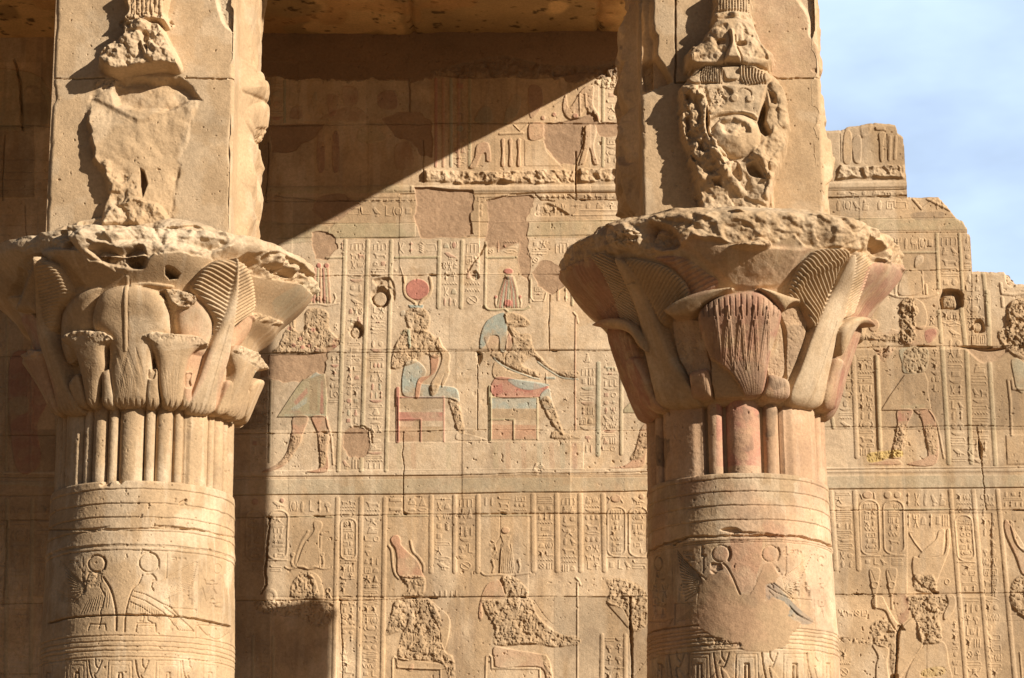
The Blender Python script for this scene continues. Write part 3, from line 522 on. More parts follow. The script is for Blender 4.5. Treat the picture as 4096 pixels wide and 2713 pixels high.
w.col(1800, 1780, 250, 145, 1540, "L w w Y D ao t_ d_ tji 8t gT m"); w.cart(290, 320, 590, 1095, skew=-10); w.col(345, 345, 190, 430, 1070, "Y m m 3 ii KS n _S im"); w.cart(-60, 320, 225, 1105); w.col(-20, -30, 190, 430, 1070, "Y m m 3 ii KS n _S im"); w.col(310, 310, 190, 1175, 1285, "a m"); w.col(30, 30, 190, 1175, 1285, "a m")
w.frame(1500, 1960, 3.92)
w.poly([(230, 130), (420, 130), (420, 185), (230, 185)], .012, sm=False); w.poly([(230, 280), (415, 280), (415, 330), (230, 330)], .012, sm=False); w.col(500, 500, 330, 110, 350, "tT tr"); w.col(945, 935, 255, 105, 1270, "s yt dS ph p_ m g_ r B"); w.col(1315, 1305, 235, 105, 1285, "V gT t_ jDi b df b_ x")
w.col(1690, 1690, 190, 95, 270, "ii"); w.col(1925, 1925, 190, 100, 350, "a L r"); w.col(2180, 2180, 200, 95, 340, "8 ccc w")
w.frame(2050, 1960, 3.92)
w.col(385, 400, 250, 95, 1260, "m n cp Dji w p s m tR Fa w x3"); w.col(760, 770, 240, 105, 1300, "V DD ic b Y iB L w w 3t"); w.col(1125, 1140, 240, 90, 1260, "DS w b ccc L r ccc oY LL fK"); w.cart(1490, 265, 1770, 1045); w.cart(1828, 265, 2120, 1050); w.col(1540, 1545, 170, 300, 1020, "VV 3 i iKi F_ S Ds DR n"); w.col(1880, 1885, 180, 300, 1000, "oc R n 3ii KS _S im_ _i")
w.ell(1620, 135, 80, 62, h=.015, col=PINK, ca=.7); w.line([(1490, 110), (1530, 150), (1500, 200)], .016, .012); w.line([(1740, 110), (1700, 150), (1730, 200)], .016, .012); w.col(1830, 1830, 270, 85, 245, "B"); w.ell(2025, 105, 42, h=.013, col=PINK, ca=.5); w.col(1495, 1495, 370, 1085, 1265, "pfB"); w.col(1880, 1880, 220, 1085, 1250, "a m")
w.frame(1300, 2300, 3.797)
w.col(225, 215, 235, 10, 370, "a t_ F_ r"); w.col(590, 560, 230, 0, 1560, "gT tp m s n r FF m jR R L sr tc r n r S pf"); w.col(245, 225, 220, 390, 1500, "HL ij xF cc n cc _j j_ C_ D_ F f"); w.col(1640, 1640, 400, 230, 355, "Bifif"); w.ring(60, 240, 30, 38, .012, .01); w.line([(40, 350), (60, 280), (90, 350)], .012, .01)
w.frame(950, 1850, 1.4352)
w.col(2110, 2105, 110, 1000, 1330, "nb dK Kd bs FD ib", 0.012)
# throned king with tall crown
w.poly([(880, 440), (890, 425), (908, 418), (928, 425), (938, 450), (940, 475), (980, 515), (1035, 570), (1062, 640), (1064, 662), (930, 655), (917, 560), (908, 500), (885, 465)], .018, col=PINK * 1.05, ca=.95, name='relief_crown')
w.line([(868, 478), (885, 510), (892, 590), (905, 640), (928, 668)], .028, .014, sm=True); w.line([(993, 452), (1008, 510), (1040, 545), (1068, 590), (1068, 625)], .028, .014, sm=True)
hack([(935, 650), (1065, 655), (1080, 720), (1062, 765), (1000, 775), (945, 765), (975, 720)], .014, .034)
w.poly([(1090, 785), (1150, 828), (1220, 905), (1196, 1060), (1172, 1062), (1160, 960), (1110, 860)], .016, name='relief_arm'); w.poly([(918, 1120), (960, 1130), (1180, 1160), (1170, 1190), (940, 1182), (920, 1160)], .014)
hack([(915, 790), (1085, 785), (1150, 850), (1175, 920), (1165, 1010), (1200, 1090), (1235, 1110), (1250, 1170), (1252, 1320), (1215, 1320), (1205, 1220), (1160, 1150), (1060, 1140), (925, 1130), (925, 1050), (935, 980), (848, 995), (860, 940), (885, 850)], .014, .045, .042, name='hacked_figure')
w.line([(890, 1320), (890, 1130), (900, 1115), (912, 1125), (918, 1180), (1165, 1188), (1168, 1320)], .02, .012)
w.poly([(980, 1195), (990, 1160), (1010, 1160), (1005, 1195)], .008, col=PINK, ca=.8)
# throned god
w.poly([(1385, 890), (1392, 800), (1425, 710), (1470, 682), (1505, 680), (1528, 740), (1530, 775), (1440, 780), (1405, 810), (1405, 890)], .013, col=PINK, ca=.6); w.poly([(1473, 1060), (1560, 1072), (1720, 1098), (1785, 1122), (1810, 1240), (1812, 1320), (1775, 1320), (1745, 1180), (1505, 1180), (1476, 1140)], .018, col=PINK, ca=.4, name='relief_god')
hack([(1515, 660), (1600, 662), (1668, 735), (1668, 770), (1700, 800), (1715, 860), (1770, 925), (1860, 985), (1955, 1000), (1955, 1050), (1800, 1062), (1700, 1045), (1480, 1050), (1476, 950), (1440, 890), (1402, 810), (1420, 782), (1530, 775)], .015, .045, .042, name='hacked_figure'); hack([(1745, 1110), (1790, 1120), (1812, 1320), (1790, 1320), (1770, 1200)], .0, .03)
w.line([(1424, 1320), (1428, 1115), (1445, 1105), (1458, 1120), (1460, 1182), (1735, 1185), (1738, 1320)], .022, .013); w.line([(1952, 690), (1952, 1320)], .02, .013); w.line([(1942, 662), (1960, 680), (1970, 705)], .022, .013)
w.line([(1390, 800), (1420, 740)], .006, -.008); w.line([(1700, 790), (1760, 880), (1810, 930)], .006, -.008)
for i in range(7): a = (i - 3) * 11.; w.line([(1545 + a * 1.1, 632), (1541 + a * .8, 520), (1540 + a * .45, 470), (1540 + a * .75, 422)], .014, .011, sm=True)
w.ell(1539, 391, 23, 19, h=.016, col=PINK, ca=.4, name='carved_sun_disc'); w.line([(1400, 632), (1425, 648), (1500, 645), (1545, 650), (1600, 645), (1680, 635)], .022, .013, sm=True); w.line([(1517, 468), (1508, 630)], .012, .01); w.line([(1570, 470), (1590, 630)], .012, .01)
for x in (1465, 1615): w.ell(x, 563, 10, h=.013); w.line([(x, 573), (x + 8, 600), (x, 630)], .024, .013)
w.poly([(1452, 450), (1480, 470), (1490, 560), (1450, 540)], .004, rough=.02); w.line([(1508, 310), (1505, 430), (1480, 470)], .012, -.008)
# left scene crown
w.poly([(436, 350), (448, 338), (475, 338), (487, 352), (485, 380), (470, 402), (466, 440), (466, 602), (345, 602), (352, 555), (385, 470), (430, 410), (440, 385)], .014, col=BASE * 1.06, ca=.5, name='relief_crown')
w.line([(332, 600), (340, 540), (370, 460), (400, 410)], .03, .011, sm=True); w.line([(474, 600), (478, 430)], .022, .010); w.ell(406, 398, 9, h=.012); w.ell(482, 410, 8, h=.012)
w.line([(275, 600), (300, 612), (370, 600), (408, 615), (440, 600), (500, 612), (540, 602)], .022, .013, sm=True)
for x in (318, 488): w.ell(x, 530, 13, h=.014); w.line([(x, 545), (x - 8 if x < 400 else x + 6, 570), (x + 2, 598)], .028, .013)
w.poly([(400, 630), (450, 640), (485, 690), (492, 775), (440, 782), (430, 700)], .014, name='relief_shoulder'); hack([(325, 670), (372, 632), (430, 645), (455, 700), (465, 782), (330, 782), (302, 750), (310, 700)], .012, .04, .035, name='hacked_figure')
w.poly([(130, 790), (520, 800), (540, 850), (530, 930), (440, 950), (350, 900), (200, 880), (100, 850)], .0, .02, rough=.045, rc=.04); w.ring(522, 738, 12, 15, .012, .01); w.line([(514, 775), (522, 750), (534, 775)], .012, .01)
w.ring(190, 770, 28, 35, .04, .01); w.poly([(60, 330), (170, 330), (180, 420), (150, 480), (150, 560), (60, 560)], .01, .02, rough=.03, rc=.07)
w.line([(180, 312), (182, 380), (172, 450), (165, 560), (158, 620), (165, 700), (135, 750)], .03, -.07, jg=2, rnd=True, vary=.35); w.poly([(150, 308), (200, 308), (190, 340)], -.05, .02, sm=False)
w.strip(90, 1000, 88, 1320, .03); w.strip(205, 1000, 205, 1320, .03); w.col(105, 105, 85, 1010, 1320, "n _r a m ii")
hack([(2110, 672), (2135, 668), (2230, 672), (2345, 745), (2350, 930), (2270, 978), (2255, 940), (2215, 850), (2120, 810), (2135, 740)], .008, .045, .045, name='hacked_figure'); w.poly([(2120, 805), (2200, 830), (2240, 900), (2245, 950), (2200, 900)], .012)
w.line([(2256, 775), (2253, 850), (2257, 950), (2262, 1050), (2268, 1320)], .03, -.08, jg=1.5, vary=.6, rnd=True); w.line([(2275, 1230), (2350, 1130)], .006, -.01)
# ----------------------------------------------------------------- right part of the wall
w.frame(3250, 400, 1.7423)
w.poly([(190, 450), (330, 465), (480, 455), (640, 450), (648, 556), (480, 552), (300, 550), (160, 565), (170, 500)], .05, .025, sm=False, rough=.07, rc=.09, jg=3, name='eroded_ledge')
w.poly([(220, 235), (270, 235), (270, 425), (215, 430)], .012, col=BASE * 1.05); w.poly([(285, 265), (335, 262), (335, 430), (290, 432), (275, 330)], .016); w.poly([(460, 235), (510, 235), (495, 290), (490, 420), (470, 420), (465, 300)], .016); w.line([(540, 260), (535, 420)], .035, .012); w.line([(580, 260), (572, 410)], .035, .012); w.line([(515, 240), (520, 420)], .01, -.015); w.line([(190, 240), (195, 430)], .01, -.012)
w.poly([(330, 160), (420, 160), (400, 240), (340, 270)], .005, .03, rough=.03, rc=.1); w.poly([(435, 190), (505, 190), (505, 215), (440, 215)], .02, sm=False)
w.col(160, 160, 480, 630, 668, "tBiDHt"); w.col(150, 150, 250, 690, 780, "iRBD"); w.col(430, 430, 230, 690, 775, "i8m"); w.line([(700, 690), (760, 760), (850, 690)], .03, .014); w.line([(800, 690), (960, 770)], .03, .014, sm=True); w.col(850, 850, 80, 700, 770, "ii")
w.poly([(690, 790), (900, 780), (900, 830), (720, 835)], 0, .02, col=DARKST, ca=.6)
w.strip(865, 935, 880, 1310, .04); w.strip(1022, 935, 1045, 1320, .035); w.strip(1190, 1200, 1225, 1568, .045); w.strip(620, 1065, 860, 1062, .028)
w.col(565, 565, 285, 950, 1050, "YiHRp"); w.col(890, 900, 125, 945, 1310, "V DB L m n pc"); w.col(1055, 1060, 45, 950, 1180, "i S c w n"); w.col(1065, 1075, 110, 1210, 1568, "ij ap KK R m w")
w.line([(610, 1210), (580, 1290), (580, 1360)], .03, .012, sm=True); w.poly([(640, 1200), (750, 1200), (760, 1340), (600, 1355)], .012); w.line([(765, 1195), (775, 1350)], .022, .012); w.line([(790, 1290), (795, 1350)], .03, .014); w.line([(530, 1350), (600, 1375), (700, 1380), (800, 1375), (870, 1350)], .028, .014, sm=True); w.poly([(715, 1110), (735, 1085), (770, 1090), (765, 1135), (715, 1170)], .013, col=WHITE)
w.poly([(700, 1395), (770, 1420), (800, 1520), (770, 1600), (700, 1560)], .018, name='relief_shoulder'); hack([(610, 1420), (700, 1390), (720, 1600), (700, 1700), (620, 1680)], .01, .05, .04); w.ring(833, 1528, 11, 11, .012, .01); w.line([(820, 1568), (833, 1540), (848, 1568)], .012, .01)
w.poly([(905, 1320), (1020, 1318), (1055, 1360), (1050, 1450), (1000, 1465), (890, 1460), (885, 1380)], -.14, .02, rough=.02, jg=3, sm=False, col=BASE * .8); w.poly([(905, 1360), (990, 1345), (1015, 1390), (1010, 1455), (905, 1455)], .10, .04, rough=.02); w.col(900, 900, 110, 1470, 1568, "F8 r")
w.line([(1310, 1280), (1320, 1350), (1400, 1360), (1474, 1350)], .035, .016); w.line([(1320, 1380), (1325, 1440)], .035, .014); hack([(1370, 1420), (1480, 1400), (1600, 1500), (1600, 1700), (1360, 1700)], .014, .045, .045, name='hacked_figure'); w.poly([(1340, 1195), (1370, 1215), (1420, 1275), (1400, 1310), (1350, 1280)], -.04, .02, rough=.04)
w.frame(3250, 1200, 1.9598)
strips([(318, 348), (497, 530)], 445, 1230, .05, BASE * 1.08, .3); w.strip(505, 445, 530, 1160, .05); w.strip(1165, 60, 1200, 360, .05); w.strip(1205, 380, 1245, 1275, .05); w.strip(1370, -60, 1385, 350, .055); w.strip(1387, 500, 1435, 1290, .05); w.strip(990, 90, 1010, 330, .045); w.strip(1015, 375, 1070, 1280, .05); w.strip(155, 930, 165, 1000, .04)
w.col(350, 370, 120, 445, 1230, "m FL w m n iRi jL FY ii R m L bm 3D"); w.col(215, 200, 110, 480, 1010, "F S m _S R i b n w B"); w.col(925, 925, 75, 380, 730, "K b F b cS f"); w.col(1045, 1090, 120, 95, 1275, "cR r B ic gD w m p b yj n fB ij cd b m n B n"); w.col(1215, 1235, 135, 120, 350, "w R VV"); w.col(1240, 1260, 130, 490, 1290, "D m m BL b m w n _b s n ij t b"); w.col(1210, 1215, 120, 1060, 1280, "8 R b")
w.ell(480, 200, 40, 50, h=.012, col=PINK, ca=.5); w.poly([(590, 250), (620, 230), (690, 240), (800, 210), (960, 215), (990, 260), (960, 310), (900, 360), (700, 350), (640, 320), (350, 310), (340, 280)], .010, col=PINK, ca=.3); w.poly([(880, 250), (960, 230), (965, 290), (900, 340)], .004, col=RED, ca=.7)
hack([(690, 20), (800, 20), (830, 110), (770, 180), (820, 300), (700, 340), (500, 320), (350, 310), (360, 260), (600, 270), (690, 240)], .004, .045, .045, name='hacked_figure')
w.poly([(500, 385), (640, 380), (580, 470), (545, 490), (500, 430)], .004, .015, rough=.03, col=PINK, ca=.3)
w.poly([(690, 385), (895, 380), (880, 560), (720, 575), (700, 500)], .010, col=BLUE, ca=.5); hack([(720, 400), (880, 380), (880, 560), (735, 560)], .0, .045, .05)
w.poly([(720, 590), (880, 575), (905, 640), (905, 720), (930, 862), (800, 868), (535, 868), (600, 760)], .017, sm=False, col=BASE * .93, name='relief_king'); w.poly([(690, 830), (880, 820), (880, 850), (690, 855)], 0, col=GREEN, ca=.6, sm=False)
w.poly([(665, 868), (785, 868), (750, 960), (720, 1060), (700, 1200), (690, 1240), (620, 1235), (640, 1100), (665, 980)], .015, col=PINK, ca=.6, name='relief_leg'); w.poly([(800, 868), (915, 868), (970, 990), (970, 1280), (740, 1290), (880, 1240), (905, 1200), (880, 1060), (850, 930)], .015, col=PINK, ca=.6, name='relief_leg')
w.poly([(670, 875), (780, 875), (760, 950), (670, 955)], 0, col=RED, ca=.6, sm=False); hack([(660, 980), (750, 1000), (700, 1200), (620, 1230), (640, 1080)], .0, .04); hack([(880, 1000), (970, 1010), (970, 1200), (910, 1190)], .0, .025, .03)
w.poly([(430, 1210), (520, 1190), (690, 1180), (700, 1230), (600, 1240), (510, 1270), (440, 1270)], .006, .012, rough=.03, col=YEL, ca=1); w.line([(915, 868), (955, 930), (985, 1010), (1030, 1240)], .022, .012, sm=True); w.poly([(440, 1290), (640, 1250), (690, 1290)], .01, col=PINK)
w.poly([(1560, 470), (1658, 500), (1658, 720), (1600, 700), (1575, 600)], .012, col=BLUE, ca=.5); hack([(1450, 250), (1530, 210), (1540, 20), (1900, 0), (1900, 700), (1660, 500), (1550, 420), (1480, 350)], .014, .045, .045); w.line([(1560, 1060), (1550, 800), (1530, 630), (1560, 620), (1570, 700), (1900, 720)], .03, .014); w.poly([(1515, 1060), (1900, 1055), (1900, 1290), (1525, 1290)], .012, sm=False)
w.poly([(1190, 370), (1390, 372), (1560, 370), (1500, 440), (1430, 480), (1330, 500), (1240, 430)], -.02, .03, col=PLAST * 1.1, ca=.6); w.poly([(1230, 372), (1400, 378), (1560, 368), (1450, 400), (1330, 404)], -.09, .02)
w.poly([(1260, 170), (1330, 160), (1350, 250), (1270, 260)], -.06, .02, rough=.02); w.ell(1290, 215, 35, 35, h=.05); w.poly([(470, 380), (520, 400), (600, 360), (560, 420), (500, 410)], -.03, .01, rough=.04)
w.frame(3250, 1900, 1.929)
strips([(140, 180), (325, 357)], 132, 725, .055, BASE * 1.1, .3); strips([(1063, 1187), (1240, 1372), (1428, 1565)], 122, 1620, .05, BASE * 1.1, .3)
w.col(172, 205, 125, 130, 722, "m g_ b m n m p_ii m r b m r yc ii"); w.cart(368, 195, 515, 620, skew=6); w.cart(550, 195, 705, 615, skew=4); w.col(395, 410, 95, 215, 600, "VV LY 3c Yi S 8 iD R n"); w.col(580, 585, 95, 215, 595, "_R n m 3i iK S L i_"); w.ell(425, 155, 38, 28, h=.014, col=PINK, ca=.3); w.ell(580, 155, 28, h=.013); w.ell(655, 155, 25, h=.013); w.line([(370, 150), (385, 185)], .014, .012); w.line([(475, 140), (480, 180)], .014, .012)
w.col(705, 705, 330, 130, 250, "jyiBD"); w.col(715, 715, 340, 290, 415, "jYtjp3"); w.strip(560, 268, 1050, 262, .022, .01); w.col(395, 395, 180, 640, 700, "pfB"); w.col(610, 610, 90, 640, 700, "m n"); w.col(200, 200, 230, 1035, 1100, "YLx8")
for x in (480, 610): w.poly([(x - 40, 730), (x + 40, 730), (x + 22, 870), (x + 12, 930), (x - 12, 930), (x - 25, 870)], .013); w.ring(x, 850, 26, 24, .016, .01); w.line([(x, 930), (x + 5, 1030)], .03, .012); w.line([(x - 30, 740), (x, 820)], .008, -.01)
w.poly([(775, 642), (830, 640), (990, 628), (1030, 560), (1035, 430), (1060, 432), (1055, 570), (1000, 720), (960, 830), (940, 900), (790, 800)], .016, name='relief_crown'); w.poly([(820, 638), (880, 560), (950, 500), (975, 430), (1020, 430), (1010, 560), (985, 625)], .014); w.line([(845, 590), (790, 520), (750, 450), (770, 440)], .018, .012, sm=True)
hack([(785, 770), (880, 775), (930, 770), (965, 850), (940, 910), (800, 900), (775, 850)], .010, .045, .04, name='hacked_figure'); hack([(735, 935), (960, 925), (1045, 990), (1010, 1070), (980, 1100), (1000, 1280), (900, 1310), (830, 1290), (800, 1150), (760, 1060)], .012, .05, .04, name='hacked_figure')
w.poly([(1030, 925), (1080, 925), (1105, 970), (1090, 1050), (1025, 1120), (1010, 1080), (1045, 990)], .016); w.poly([(535, 940), (560, 980), (600, 1060), (660, 1150), (700, 1140), (660, 1210), (600, 1130), (560, 1050), (470, 1020), (465, 950)], .018, name='relief_arm'); w.poly([(620, 925), (720, 930), (745, 1030), (740, 1100), (680, 1150), (650, 1070)], .004, col=PINK * .8, ca=.9)
w.poly([(760, 1110), (810, 1130), (850, 1300), (780, 1420), (680, 1568), (650, 1620), (650, 1500), (660, 1350), (680, 1200)], .016); w.line([(860, 1310), (690, 1540)], .008, -.01); w.poly([(850, 1310), (1010, 1290), (1050, 1450), (1055, 1620), (720, 1620)], .012)
hack([(455, 1150), (560, 1110), (640, 1200), (650, 1240), (590, 1330), (480, 1310), (450, 1240)], .012, .045, .045); w.poly([(200, 1255), (330, 1260), (460, 1290), (440, 1310), (200, 1290)], .004, .012, rough=.05); w.poly([(465, 1310), (585, 1340), (575, 1450), (590, 1620), (500, 1620), (490, 1480), (505, 1400)], .016); hack([(600, 1320), (645, 1310), (640, 1540), (600, 1500)], .006)
w.poly([(650, 1160), (720, 1200), (665, 1220), (655, 1330), (720, 1330), (660, 1350), (655, 1450), (640, 1320)], -.03, .015, col=BASE * .8); w.line([(690, 1160), (662, 1210), (655, 1340), (645, 1450), (640, 1620)], .022, -.07, jg=2, vary=.5, rnd=True); w.poly([(600, 1545), (660, 1540), (650, 1600), (610, 1600)], -.1, .015)
w.cart(1110, 310, 1240, 665, skew=10); w.col(1105, 1120, 120, 140, 300, "FR w R"); w.col(1130, 1145, 95, 340, 650, "m8 KR oo bc Vi R n"); w.col(1140, 1160, 120, 690, 900, "F c8 _f m ij"); w.col(1165, 1190, 125, 940, 1568, "n jic Kd fSi F3 xK m Y"); w.col(1290, 1360, 110, 130, 1568, "oL w i_ FL ij _B dc RY 88 L8 aK r Fc SR c_ Bm gm dR m F")
w.col(1465, 1470, 167, 125, 250, "ipj m ijii"); w.poly([(1480, 360), (1510, 360), (1560, 460), (1600, 560), (1700, 600), (1700, 780), (1620, 770), (1570, 640), (1490, 460)], .018, col=PINK, ca=.4, name='relief_crown'); w.poly([(1520, 365), (1550, 375), (1560, 430), (1632, 550), (1632, 600), (1560, 520)], .016); hack([(1520, 900), (1560, 800), (1700, 770), (1700, 1100), (1600, 1080), (1530, 990)], .014, .04); w.poly([(1520, 940), (1600, 925), (1600, 1050), (1540, 1020)], .016); w.line([(1600, 1370), (1620, 1620)], .02, .012); w.line([(1460, 1130), (1640, 1130)], .008, -.01); w.line([(1520, 1080), (1700, 1076)], .008, -.01)
w.col(1075, 1085, 45, 1120, 1550, "K b F b m c S f"); w.ring(1040, 825, 18, 20, .012, .01); w.col(200, 200, 90, 1340, 1568, "F w x"); w.poly([(840, 1520), (900, 1490), (1000, 1480), (1030, 1510), (990, 1550), (850, 1560)], .004, rough=.03, col=YEL, ca=.6)
w.H *= 0.68                                            # the relief is shallow and worn
# ----------------------------------------------------------------- joints of the masonry (last: they cut through the carving)
w.frame(0, 0, 1)
def joint(P, wd=.010, d=-.022, sd=0, gaps=()):
    w.line(P, wd * .85, d, jg=1.5, vary=.7, rnd=True)
    for gx, gy, gw, gh in gaps: w.poly([(gx - gw, gy - gh * .3), (gx - gw * .2, gy - gh), (gx + gw, gy - gh * .2), (gx + gw * .8, gy + gh * .6), (gx - gw * .3, gy + gh)], -.06, .012, jg=1, sm=False)
joint([(-300, 506), (700, 505), (1068, 503), (1400, 500), (1730, 497), (2490, 493)], .014); joint([(1000, 805), (1432, 804), (1660, 804)]); joint([(1100, 783), (1250, 801), (1400, 803)], .008)
joint([(2270, 780), (2300, 798), (2520, 803), (2700, 800), (3339, 789), (3480, 788), (3624, 784)], .014, gaps=((2330, 800, 16, 5), (3530, 787, 30, 4))); joint([(-300, 1120), (1140, 1108), (1560, 1103), (2000, 1100), (2392, 1099)], .009, gaps=((1730, 1101, 18, 6), (1500, 1103, 22, 4), (1790, 1102, 8, 4), (1895, 1101, 10, 4)))
joint([(3400, 1084), (3605, 1083), (3881, 1082)], .009, gaps=((3640, 1083, 6, 3),)); joint([(-300, 1430), (1160, 1413), (1500, 1410), (2005, 1405), (2460, 1402), (3000, 1394), (3430, 1392), (3560, 1387), (4200, 1386)], .010, gaps=((1915, 1411, 10, 7), (2215, 1403, 16, 5), (3700, 1385, 50, 4), (3900, 1389, 80, 7)))
joint([(-300, 1745), (1042, 1735), (1547, 1729), (1912, 1721), (2578, 1722), (3310, 1710), (4200, 1705)], .009, gaps=((1080, 1734, 16, 4), (1300, 1733, 12, 4), (1715, 1727, 10, 3))); joint([(-300, 2085), (1089, 2070), (1650, 2057), (2580, 2056), (3320, 2044), (4200, 2039)], .010, gaps=((1275, 2066, 28, 5), (1620, 2055, 10, 8), (2012, 2055, 16, 6), (4080, 2041, 40, 4)))
joint([(-300, 2420), (950, 2402), (1542, 2400), (1716, 2390), (2580, 2386), (3343, 2380), (3500, 2378), (4200, 2372)], .010, gaps=((1655, 2390, 12, 6), (1730, 2392, 24, 5), (2090, 2389, 16, 5), (3430, 2377, 24, 4), (3740, 2370, 18, 7), (1360, 2400, 8, 5)))
for P, wd in (([(1613, 1728), (1612, 1900), (1614, 2058)], .012), ([(2199, 1180), (2198, 1404)], .014), ([(1911, 1408), (1909, 1560), (1910, 1721)], .010), ([(2305, 608), (2302, 700), (2303, 800)], .02), ([(1694, 560), (1694, 730)], .016), ([(1637, 324), (1640, 446)], .02), ([(1075, 570), (1070, 700), (1062, 810)], .014), ([(3908, 1710), (3920, 1800), (3928, 1858), (3939, 2000), (3947, 2040)], .014), ([(1075, 1410), (1074, 1735)], .004),
              ([(1360, 2400), (1366, 2520), (1368, 2640), (1372, 2760)], .010), ([(62, 250), (80, 340), (88, 510)], .025), ([(20, 540), (10, 800)], .016), ([(30, 2085), (20, 2330), (10, 2420)], .03), ([(100, 820), (118, 1110)], .01), ([(1716, 1415), (1720, 1440)], .01)): joint(P, wd)
w.poly([(3912, 1760), (3930, 1790), (3925, 1840), (3915, 1820)], -.08, .015); w.poly([(1905, 1410), (1925, 1412), (1930, 1432), (1916, 1460), (1908, 1440)], -.03, .01)
joint([(-300, 2700), (700, 2690)], .01)
# outline against the sky
w.frame(3250, 400, 1.7423)
SIL = jag([(-150, 200), (60, 208), (165, 205), (220, 200), (250, 180), (380, 160), (480, 153), (580, 165), (590, 220), (630, 250), (640, 400), (650, 530), (652, 670), (700, 672), (880, 670), (910, 700), (960, 755), (1000, 810), (1050, 840), (1075, 880), (1080, 925), (1100, 935), (1102, 1060), (1100, 1190), (1200, 1190), (1280, 1195), (1340, 1192), (1370, 1215), (1420, 1275), (1474, 1278), (1600, 1285), (1900, 1290)], 2.2, 3, 5)
Gs = w.g(SIL); xs = np.arange(w.nx); order = np.argsort(Gs[:, 0]); top = np.interp(xs, np.maximum.accumulate(Gs[:, 0]), Gs[:, 1], left=0, right=1e9)
xl = Gs[0, 0]; top[xs < xl] = 0
DPT = np.mgrid[0:w.ny, 0:w.nx][0] - (top - 0.5)[None]; w.keep = DPT > 0
w.H -= 0.05 * np.clip(1 - DPT / 9., 0, 1) ** 2 * (xs > xl)[None] * (0.4 + w.N(0.1, 3))
w.H += (w.N(0.05, 4) - 0.5) * 0.004
gx, gz = np.meshgrid(WX0 + np.arange(w.nx) * WC, WZ1 - np.arange(w.ny) * WC)
P = np.stack([gx, WY - w.H, gz], -1)
wall = empty('temple_wall', (0, WY, 0)); tag(wall, 'long carved sandstone wall behind both columns, broken in steps against the sky', 'temple wall')
parts = build(w, P, 'stone_face', wall, STONE, skirt=(0, 1.3, 0)); del P, w.noise
PL = {'relief_goddess': 'seated goddess in blue dress carved under the large red disc', 'relief_child': 'small pink child on the lap of the carved goddess', 'relief_platform': 'long bare plinth under the two thrones', 'painted_band': 'faded blue green band between the carved registers', 'plaster_band': 'dark smooth plaster band under the ceiling'}
for k, v in PL.items():
    for o in parts.get(k, []): o['label'] = v
# plain masonry beyond what the carved part covers
for x0, x1, z0, z1 in ((-14, WX0 - .002, 0, 11.75), (WX0, WX1, 0, WZ0 - .002), (WX1 + .002, 14, 0, 8.5)): box('plain_masonry', x0, x1, WY + .004, WY + 1.2, z0, z1, PLAIN, wall)
# ------------------------------------------------------------------ columns: shaft, bundled stems, capital, pillar block
CY0 = 20.0
def axis_x(u, v): d = rays([(u * 1.7305, v * 1.7305)])[0]; return d[0] / d[1] * CY0
def z_at(u, v, Y): d = rays([(u * 1.7305, v * 1.7305)])[0]; return d[2] / d[1] * Y + CAMZ
def cyl_hit(o, ax, rf, zlo, zhi):
    """ray against surface of revolution radius rf(z) about (ax, CY0): returns theta (0 = towards camera, + = right), z"""
    d = rays(o); n = len(d); t = np.linspace(CY0 - 2.2, CY0 + 1.2, 341)[None] / d[:, 1:2]
    X = d[:, :1] * t - ax; Y = d[:, 1:2] * t - CY0; Z = d[:, 2:] * t + CAMZ
    F = np.hypot(X, Y) - rf(Z); ins = F < 0; hit = ins.any(1); k = np.where(hit, ins.argmax(1), F.argmin(1)); i = np.arange(n)
    k0 = np.maximum(k - 1, 0); f0_, f1_ = F[i, k0], F[i, k]; a = np.where(hit & (k > 0), f0_ / (f0_ - f1_ + 1e-12), 1.0)
    x = X[i, k0] + (X[i, k] - X[i, k0]) * a; y = Y[i, k0] + (Y[i, k] - Y[i, k0]) * a; z = Z[i, k0] + (Z[i, k] - Z[i, k0]) * a
    return np.arctan2(x, -y), z
def revolve_surface(ax, rf, z0, z1, cell, rm, seed, half=False):
    nx = int(2 * np.pi * rm / cell); ny = int((z1 - z0) / cell); dth = 2 * np.pi / nx
    def mp(o):
        th, z = cyl_hit(o, ax, rf, z0, z1); return np.stack([(th + np.pi) / dth, (z1 - z) / cell], -1)
    s = Surf(nx, ny, cell, mp, seed); s.th = -np.pi + np.arange(nx) * dth; s.z = z1 - np.arange(ny) * cell; s.ax = ax; s.rf = rf
    s.H += (s.N(0.5, 4) - 0.5) * 0.012 + (s.N(0.09, 4) - 0.5) * 0.004; s.C = s.C * (0.74 + 0.54 * s.N(0.45, 5)[..., None]); q = ss((s.N(.12, 5) - .6) / .12)[..., None]; s.C += (DARKST * 1.3 - s.C) * q * .3
    q = ss((s.N(0.3, 4) - 0.55) / 0.15)[..., None]; s.C += (WHITE - s.C) * q * 0.48
    q = ss((fbm((ny, nx), (.5 / cell, .05 / cell), seed + 3, 4) - .56) / .1)[..., None]; s.C += (WHITE * 1.05 - s.C) * q * .3
    s.H -= 0.014 * ss((s.N(0.028, 2) - 0.82) / 0.06) * ss((s.N(.4, 3) - .4) / .2); s.H += (s.N(.02, 2) - .5) * .003
    return s
def rev_pts(s):
    r = s.rf(s.z)[:, None] + s.H; return np.stack([s.ax + r * np.sin(s.th)[None], CY0 - r * np.cos(s.th)[None], np.broadcast_to(s.z[:, None], r.shape)], -1)
def seam(s, nwrap=6):                               # make the back seam meet
    f = np.linspace(0, 1, nwrap)[None]; s.H[:, -nwrap:] = s.H[:, -nwrap:] * (1 - f) + s.H[:, :1] * f

